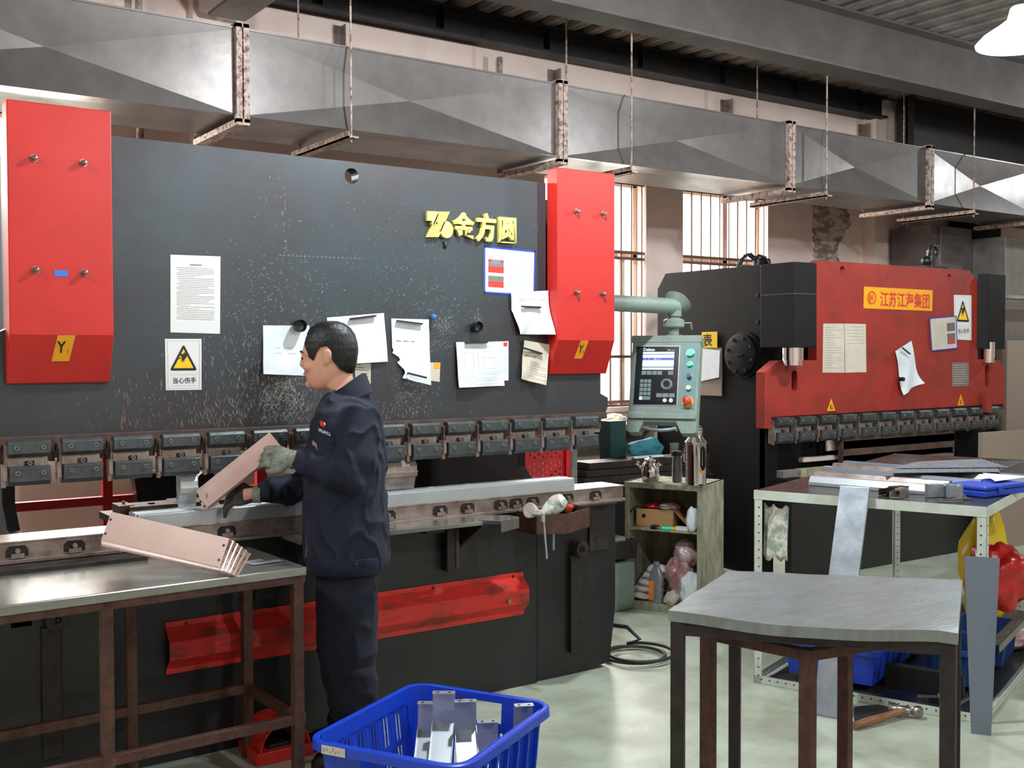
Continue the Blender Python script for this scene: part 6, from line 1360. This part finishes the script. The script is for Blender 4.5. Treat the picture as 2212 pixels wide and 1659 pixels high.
# ---- hair
bm = bmesh.new(); bmesh.ops.create_icosphere(bm, subdivisions=6, radius=1)
def headr(d):              # ray from head centre out to the skull
    best = None
    return best
from bisect import bisect
us = [s_[0] for s_ in sl][::-1]
def prof_at(u):
    u = max(us[0], min(us[-1], u)); 
    for a, b in zip(sl[:-1], sl[1:]):
        if b[0] <= u <= a[0]: t_ = (a[0] - u) / (a[0] - b[0]); return [a[i] * (1 - t_) + b[i] * t_ for i in range(1, 4)]
hairpoly = [(.082, .052), (.080, .035), (.070, .020), (.062, -.006), (.048, -.012), (.036, .018), (.020, .036), (-.004, .040), (-.020, .020), (-.026, -.018), (-.050, -.048), (-.080, -.062), (-.13, -.05), (-.14, .1), (-.05, .17), (.05, .16), (.073, .100)]
def inpoly(x, y, P_):
    c = False; n_ = len(P_); j = n_ - 1
    for i in range(n_):
        if ((P_[i][1] > y) != (P_[j][1] > y)) and (x < (P_[j][0] - P_[i][0]) * (y - P_[i][1]) / (P_[j][1] - P_[i][1]) + P_[i][0]): c = not c
        j = i
    return c
loc = {}
for v in bm.verts:
    d = v.co.normalized(); u = .131 * d.z if d.z > 0 else .085 * d.z
    # march outward until leaving the skull
    lo_, hi_ = 0.0, .2
    for _ in range(24):
        r_ = (lo_ + hi_) / 2; f_, l_, uu = d.x * r_, d.y * r_, d.z * r_ + .01
        ins_ = False
        if -.13 < uu < .131:
            a, b, w = prof_at(uu); cf = (a + b) / 2; ins_ = (abs((f_ - cf) / ((a - b) / 2)) ** 2.25 + abs(l_ / w) ** 2.25) < 1
        if ins_: lo_ = r_
        else: hi_ = r_
    th = .0078 + .0012 * noise.noise(V((d.x * 14, d.y * 14, d.z * 5)))
    f_, l_, uu = d.x * lo_, d.y * lo_, d.z * lo_ + .01
    loc[v] = (f_, uu); nrm = V((d.x, d.y, d.z)); edge = 1.0
    v.co = HP(f_ + d.x * th, uu + d.z * th, l_ + d.y * th)
kill = []
for f in bm.faces:
    fx = sum(loc[v][0] for v in f.verts) / 3; fy = sum(loc[v][1] for v in f.verts) / 3
    j_ = .004 * noise.noise(V((fx * 160, fy * 160, f.index % 3)))
    if not inpoly(fx + j_, fy + j_, hairpoly): kill.append(f)
bmesh.ops.delete(bm, geom=kill, context='FACES')
me = bpy.data.meshes.new('hair'); bm.to_mesh(me); bm.free(); me.materials.append(MATS['hair']); me.polygons.foreach_set('use_smooth', [True] * len(me.polygons))
ho = bpy.data.objects.new('hair', me); COL.objects.link(ho); so = ho.modifiers.new('th', 'SOLIDIFY'); so.thickness = .007; so.offset = -1; put(ho, man); ho['label'] = 'short black receding hair'
for s_ in (1, -1):
    MB().tube([HP(.109, .014, .012 * s_), HP(.107, .020, .030 * s_), HP(.094, .016, .052 * s_)], [.003, .004, .002], 8).build('eyebrow', 'hair', man, smooth=True)
    c = HP(.0975, -.006, .031 * s_); MB().ball(c, .0085, 14).build('eye', 'ink_black', man, smooth=True)
MB().tube([HP(.0995, -.0690, -.02), HP(.1025, -.0690, 0), HP(.0995, -.0690, .02)], [.0015, .0025, .0015], 8).build('mouth_line', 'brown_leather', man, smooth=True)
# ---- jacket
def wr(seed, amp, sc=(9, 9, 9)):
    def f(co):
        p = V((co.x * sc[0] + seed, co.y * sc[1], co.z * sc[2])); n_ = noise.noise(p) ; r_ = 1 - abs(noise.noise(p * 1.7 + V((3, 1, 7)))) * 2
        return amp * (.5 * n_ + .8 * max(0, r_) ** 3 - .2)
    return f
m = MB()
m.loft([ring(712, 792, 846, 0, .085), ring(703, 800, 862, 0, .13), ring(690, 812, 885, 0, .195), ring(680, 822, 915, 0, .215), ring(672, 828, 960, 0, .21), ring(665, 832, 1020, 0, .20), ring(660, 834, 1080, 0, .195), ring(660, 838, 1150, 0, .20), ring(663, 840, 1195, 0, .205), ring(668, 838, 1212, .0, .195), ring(672, 832, 1222, 0, .185)], 36, p=2.4)
m.tube([nS + UPV * .01, nS.lerp(nE, .35), nS.lerp(nE, .8), nE + FW * -.005, nE.lerp(nW, .3), nE.lerp(nW, .65), nW + FW * -.03, nW], [.070, .076, .075, .075, .072, .062, .050, .044], 24)
m.tube([fS + UPV * .01, fS.lerp(fE, .4), fE, fE.lerp(fW_, .35), fE.lerp(fW_, .7), fW_ + RT * .02, fW_ + RT * .01], [.085, .078, .068, .060, .052, .042, .040], 24)
# sleeve gathers
for t_ in (.3, .42, .55, .68, .8):
    c = nE.lerp(nW, t_); r_ = .072 - .03 * t_; d = (nW - nE).normalized(); m.ringtorus(c, r_ * .98, .008, d + V((0, 0, .25)), 24, 8)
for t_ in (.25, .42, .6, .78):
    c = fE.lerp(fW_, t_); d = (fW_ - fE).normalized(); m.ringtorus(c, (.064 - .022 * t_) * .98, .007, d + V((0, 0, -.2)), 24, 8)
jk = remeshed(m, 'jacket', 'navy', .008, man, 9, 'dark navy work jacket', wr(2.0, .017, (8, 8, 4.5)))
# collar standing round the neck
m = MB(); cs = []
for i in range(25):
    a = math.pi * 2 * i / 24; f_, l_ = math.cos(a), math.sin(a)
    base = M(748, 862, 0) + FW * (.082 * f_) + LW_ * (.080 * l_); base.z = base.z + (-.048 * f_)
    tp = M(746, 838, 0) + FW * (.068 * f_) + LW_ * (.070 * l_); tp.z = tp.z + (-.052 * f_) + .006
    out_ = (FW * f_ + LW_ * l_) * .014; cs.append((base, tp, tp + out_, base + out_ * 1.6 - UPV * .02))
vs = [p for c in cs for p in c]; f = []
for i in range(24):
    for j in range(4): j2 = (j + 1) % 4; f.append((i * 4 + j, i * 4 + j2, (i + 1) * 4 + j2, (i + 1) * 4 + j))
m.add(vs, f); m.build('collar', 'navy', man, smooth=50)
# hem band, snaps, placket, pocket emblem
m = MB(); hb_ = []
m.loft([ring(664, 842, 1190, 0, .208), ring(663, 843, 1200, 0, .210), ring(668, 840, 1222, 0, .200), ring(670, 836, 1226, 0, .19)], 40, p=2.4); m.build('waistband', 'navy', man, smooth=60)
for px_, py_ in ((770, 1218), (796, 1212)): c = M(px_, py_, .205); MB().cyl(c, c + LW_ * .006, .006, n=14).build('snap', 'cable_black', man, smooth=True)
def patch(px0, py0, px1, py1, l, mt, name, lab, txt=None):
    c = M((px0 + px1) / 2, (py0 + py1) / 2, l); n_ = (LW_ * .75 + FW * .6).normalized(); r_ = V((n_.y, -n_.x, 0)) * -1
    if r_.dot(RT) < 0: r_ = -r_
    w = (px1 - px0) * k1; h = (py1 - py0) * k1; m = MB(); m.obox(c - r_ * w / 2 - UPV * h / 2, r_ * w, UPV * h, n_ * .003)
    return m, c, r_, n_, w, h
def onbody(px, py):
    """first hit of the sight line on the jacket"""
    d = ray(px, py).normalized(); inv = jk.matrix_parent_inverse
    ok, hit, n_, idx = jk.ray_cast(C0, d)
    return (hit, n_) if ok else (M(px, py, .17), LW_)
h0, n0 = onbody(700, 922); n0 = V((n0.x, n0.y, 0)).normalized(); r0 = V((-n0.y, n0.x, 0)); r0 = r0 if r0.dot(RT) > 0 else -r0
tl_ = (UPV * .96 - r0 * .28).normalized(); tr_ = (r0 * .96 + UPV * -.28).normalized()
m = MB(); c = h0 + n0 * .006; m.obox(c - tr_ * .009 + tl_ * .002, tr_ * .018, tl_ * .02, n0 * .002); m.obox(c + tr_ * .011 + tl_ * .012, tr_ * .006, tl_ * .01, n0 * .002, mi=1); m.text('HUAYU', c - tr_ * .028 - tl_ * .026, tr_, tl_, .019, mi=1, bold=.03, nrm=n0, sx=.9)
m.build('chest_emblem', ['red_button', 'sign_white'], man, label='small red emblem over white lettering', fixn=False)
h1, n1 = onbody(685, 958); n1 = V((n1.x, n1.y, 0)).normalized(); r1 = V((-n1.y, n1.x, 0)); r1 = r1 if r1.dot(RT) > 0 else -r1
m = MB(); c = h1 + n1 * .006; m.obox(c - r1 * .03 - UPV * .02, r1 * .05 - UPV * .01, UPV * .03, n1 * .003); m.build('chest_tag', 'plastic_bag', man, label='pale tag clipped to the chest pocket')
# ---- trousers
m = MB()
m.loft([ring(690, 812, 1195, 0, .165), ring(686, 818, 1240, 0, .17), ring(686, 816, 1280, 0, .17)], 30, p=2.4)
m.loft([ring(684, 818, 1270, .075, .095), ring(684, 814, 1330, .085, .09), ring(688, 812, 1400, .10, .088), ring(696, 812, 1460, .11, .085), ring(712, 816, 1520, .11, .08), (aN + UPV * .07, FW * .085, LW_ * .07), (aN - UPV * .03, FW * .09, LW_ * .07)], 28, p=2.3)
m.loft([ring(690, 808, 1270, -.075, .095), ring(688, 802, 1330, -.085, .09), ring(684, 796, 1400, -.095, .088), ring(700, 802, 1460, -.11, .085), ring(715, 806, 1520, -.12, .08), (aF + UPV * .07, FW * .08, LW_ * .07), (aF - UPV * .03, FW * .085, LW_ * .07)], 28, p=2.3)
def trf(co):
    z = co.z; return wr(5.0, .008, (8, 8, 5))(co) + (.0028 * math.sin(z * 80 + 16 * co.x + 9 * noise.noise(co * 5)) if z < .42 else 0)
remeshed(m, 'trousers', 'navy_trousers', .009, man, 4, 'dark navy work trousers', trf)
for a in (aN, aF):
    c = V((a.x, a.y, 0)); m = MB(); m.loft([(c + FW * .05 + UPV * .004, FW * .135, LW_ * .048), (c + FW * .05 + UPV * .03, FW * .135, LW_ * .048), (c + FW * .045 + UPV * .06, FW * .12, LW_ * .044), (c + FW * .0 + UPV * .095, FW * .065, LW_ * .04)], 24); m.build('shoe', 'black_plastic', man, smooth=60)
# ---- gloved hands
def hand(wr_, pl, fing, palm_n, mt, lab, thumb, scale=1.0):
    """wr_ wrist, pl knuckle centre, fing list of point lists"""
    m = MB(); ax = (pl - wr_).normalized(); sd = ax.cross(palm_n).normalized()
    m.loft([(wr_ - ax * .035, sd * .033, palm_n * .027), (wr_ - ax * .005, sd * .031, palm_n * .024), (wr_.lerp(pl, .35), sd * .040, palm_n * .021), (wr_.lerp(pl, .75), sd * .047, palm_n * .020), (pl, sd * .046, palm_n * .018), (pl + ax * .008, sd * .038, palm_n * .013)], 22)
    for pts in fing: m.tube(pts, [.0115, .011, .0105, .0095, .008][:len(pts)], 12)
    m.tube(thumb, [.016, .0135, .012, .010][:len(thumb)], 12)
    return remeshed(m, 'glove', mt, .0032, man, 3, lab)
def fingers(pl, ax, sd, nrm, curl, lens=(.072, .080, .076, .060)):
    out = []
    for i in range(4):
        b = pl + sd * (.034 - .0225 * i); L_ = lens[i]; pts = [b - ax * .012, b + ax * .012]; p = pts[-1]; ang = .15
        for s_ in range(3):
            ang += curl[i] if isinstance(curl, (list, tuple)) else curl
            p = p + (ax * math.cos(ang) + nrm * math.sin(ang)) * (L_ / 3); pts.append(p)
        out.append(pts)
    return out
# near hand holds the strip's upper end from above
strA, strB = onY(436, 1078, 4.215), onY(596, 950, 4.12)          # strip centre line, low and high ends
sx_ = (strB - strA).normalized()
w1 = nW + FW * .012; p1_ = w1 + (FW * .93 + UPV * .12 + V((0, .1, 0))).normalized() * .078
ax = (p1_ - w1).normalized(); pn = (LW_ * .9 + UPV * .35); pn = (pn - ax * pn.dot(ax)).normalized(); sd = ax.cross(pn).normalized()
if sd.z > 0: sd = -sd
fg = fingers(p1_, ax, sd, -pn, .34)
hand(w1, p1_, fg, pn, 'glove', 'grey-green striped knitted glove raised at the strip\'s end', [w1 + ax * .02 + sd * .022, w1 + ax * .045 + sd * .048, w1 + ax * .075 + sd * .056 - pn * .012, w1 + ax * .098 + sd * .05 - pn * .026])
w2 = fW_ + FW * .005; p2_ = w2 + (FW * .97 - UPV * .05).normalized() * .070
ax = (p2_ - w2).normalized(); pn = (LW_ * .8 + UPV * .5); pn = (pn - ax * pn.dot(ax)).normalized(); sd = ax.cross(pn).normalized()
if sd.z > 0: sd = -sd
fg = fingers(p2_, ax, sd, (-pn * .6 + sd * .8).normalized(), .42)
hand(w2, p2_, fg, pn, 'glove_dark', 'dirty knitted glove holding the strip down on the die', [w2 + ax * .02 - sd * .02, w2 + ax * .045 - sd * .040, w2 + ax * .072 - sd * .044, w2 + ax * .095 - sd * .034])
for wv, d_ in ((w1 - FW * .035, FW), (w2 - FW * .03, FW)):
    MB().lathe(wv, [(.033, 0), (.035, .004), (.034, .03), (.030, .034)], 24, ax=d_).build('glove_cuff', 'glove', man, smooth=True)
# wrist skin between the lower glove and its sleeve is part of the body mesh
# ---- the strip being bent
ws = thing('bent_strip', 'long pinkish-grey steel strip being bent, held up in the worker\'s gloved hands', 'metal strip', strA)
wn = (LW_ * .6 + UPV * .65); wn = (wn - sx_ * wn.dot(sx_)).normalized(); wsd = sx_.cross(wn).normalized()
m = MB(); hw = .052
m.obox(strA - wsd * hw, sx_ * (strB - strA).length, wsd * hw * 2, wn * .0016); m.obox(strA - wsd * hw, sx_ * (strB - strA).length, wsd * .0016, -wn * .012); m.obox(strA + wsd * hw, sx_ * (strB - strA).length, wsd * .0016, -wn * .012)
m.build('strip', 'pink_lit_sheet', ws)
DS = depth_of(strA) - .012; fq = [at_depth(a, b, DS + o_) for a, b, o_ in ((427, 1064, .0), (438, 1102, .0), (476, 1090, .0), (470, 1083, .0), (447, 1085, 0), (441, 1056, .0))]
m = MB(); m.prism(fq, -LW_ * .002)
for a, b in ((433, 1083), (441, 1094)): c = at_depth(a + 1, b, DS + .0); m.cyl(c + LW_ * .0002, c + LW_ * .0012, .004, n=10, mi=1)
m.build('end_flange', ['window_frame', 'ink_black'], ws)
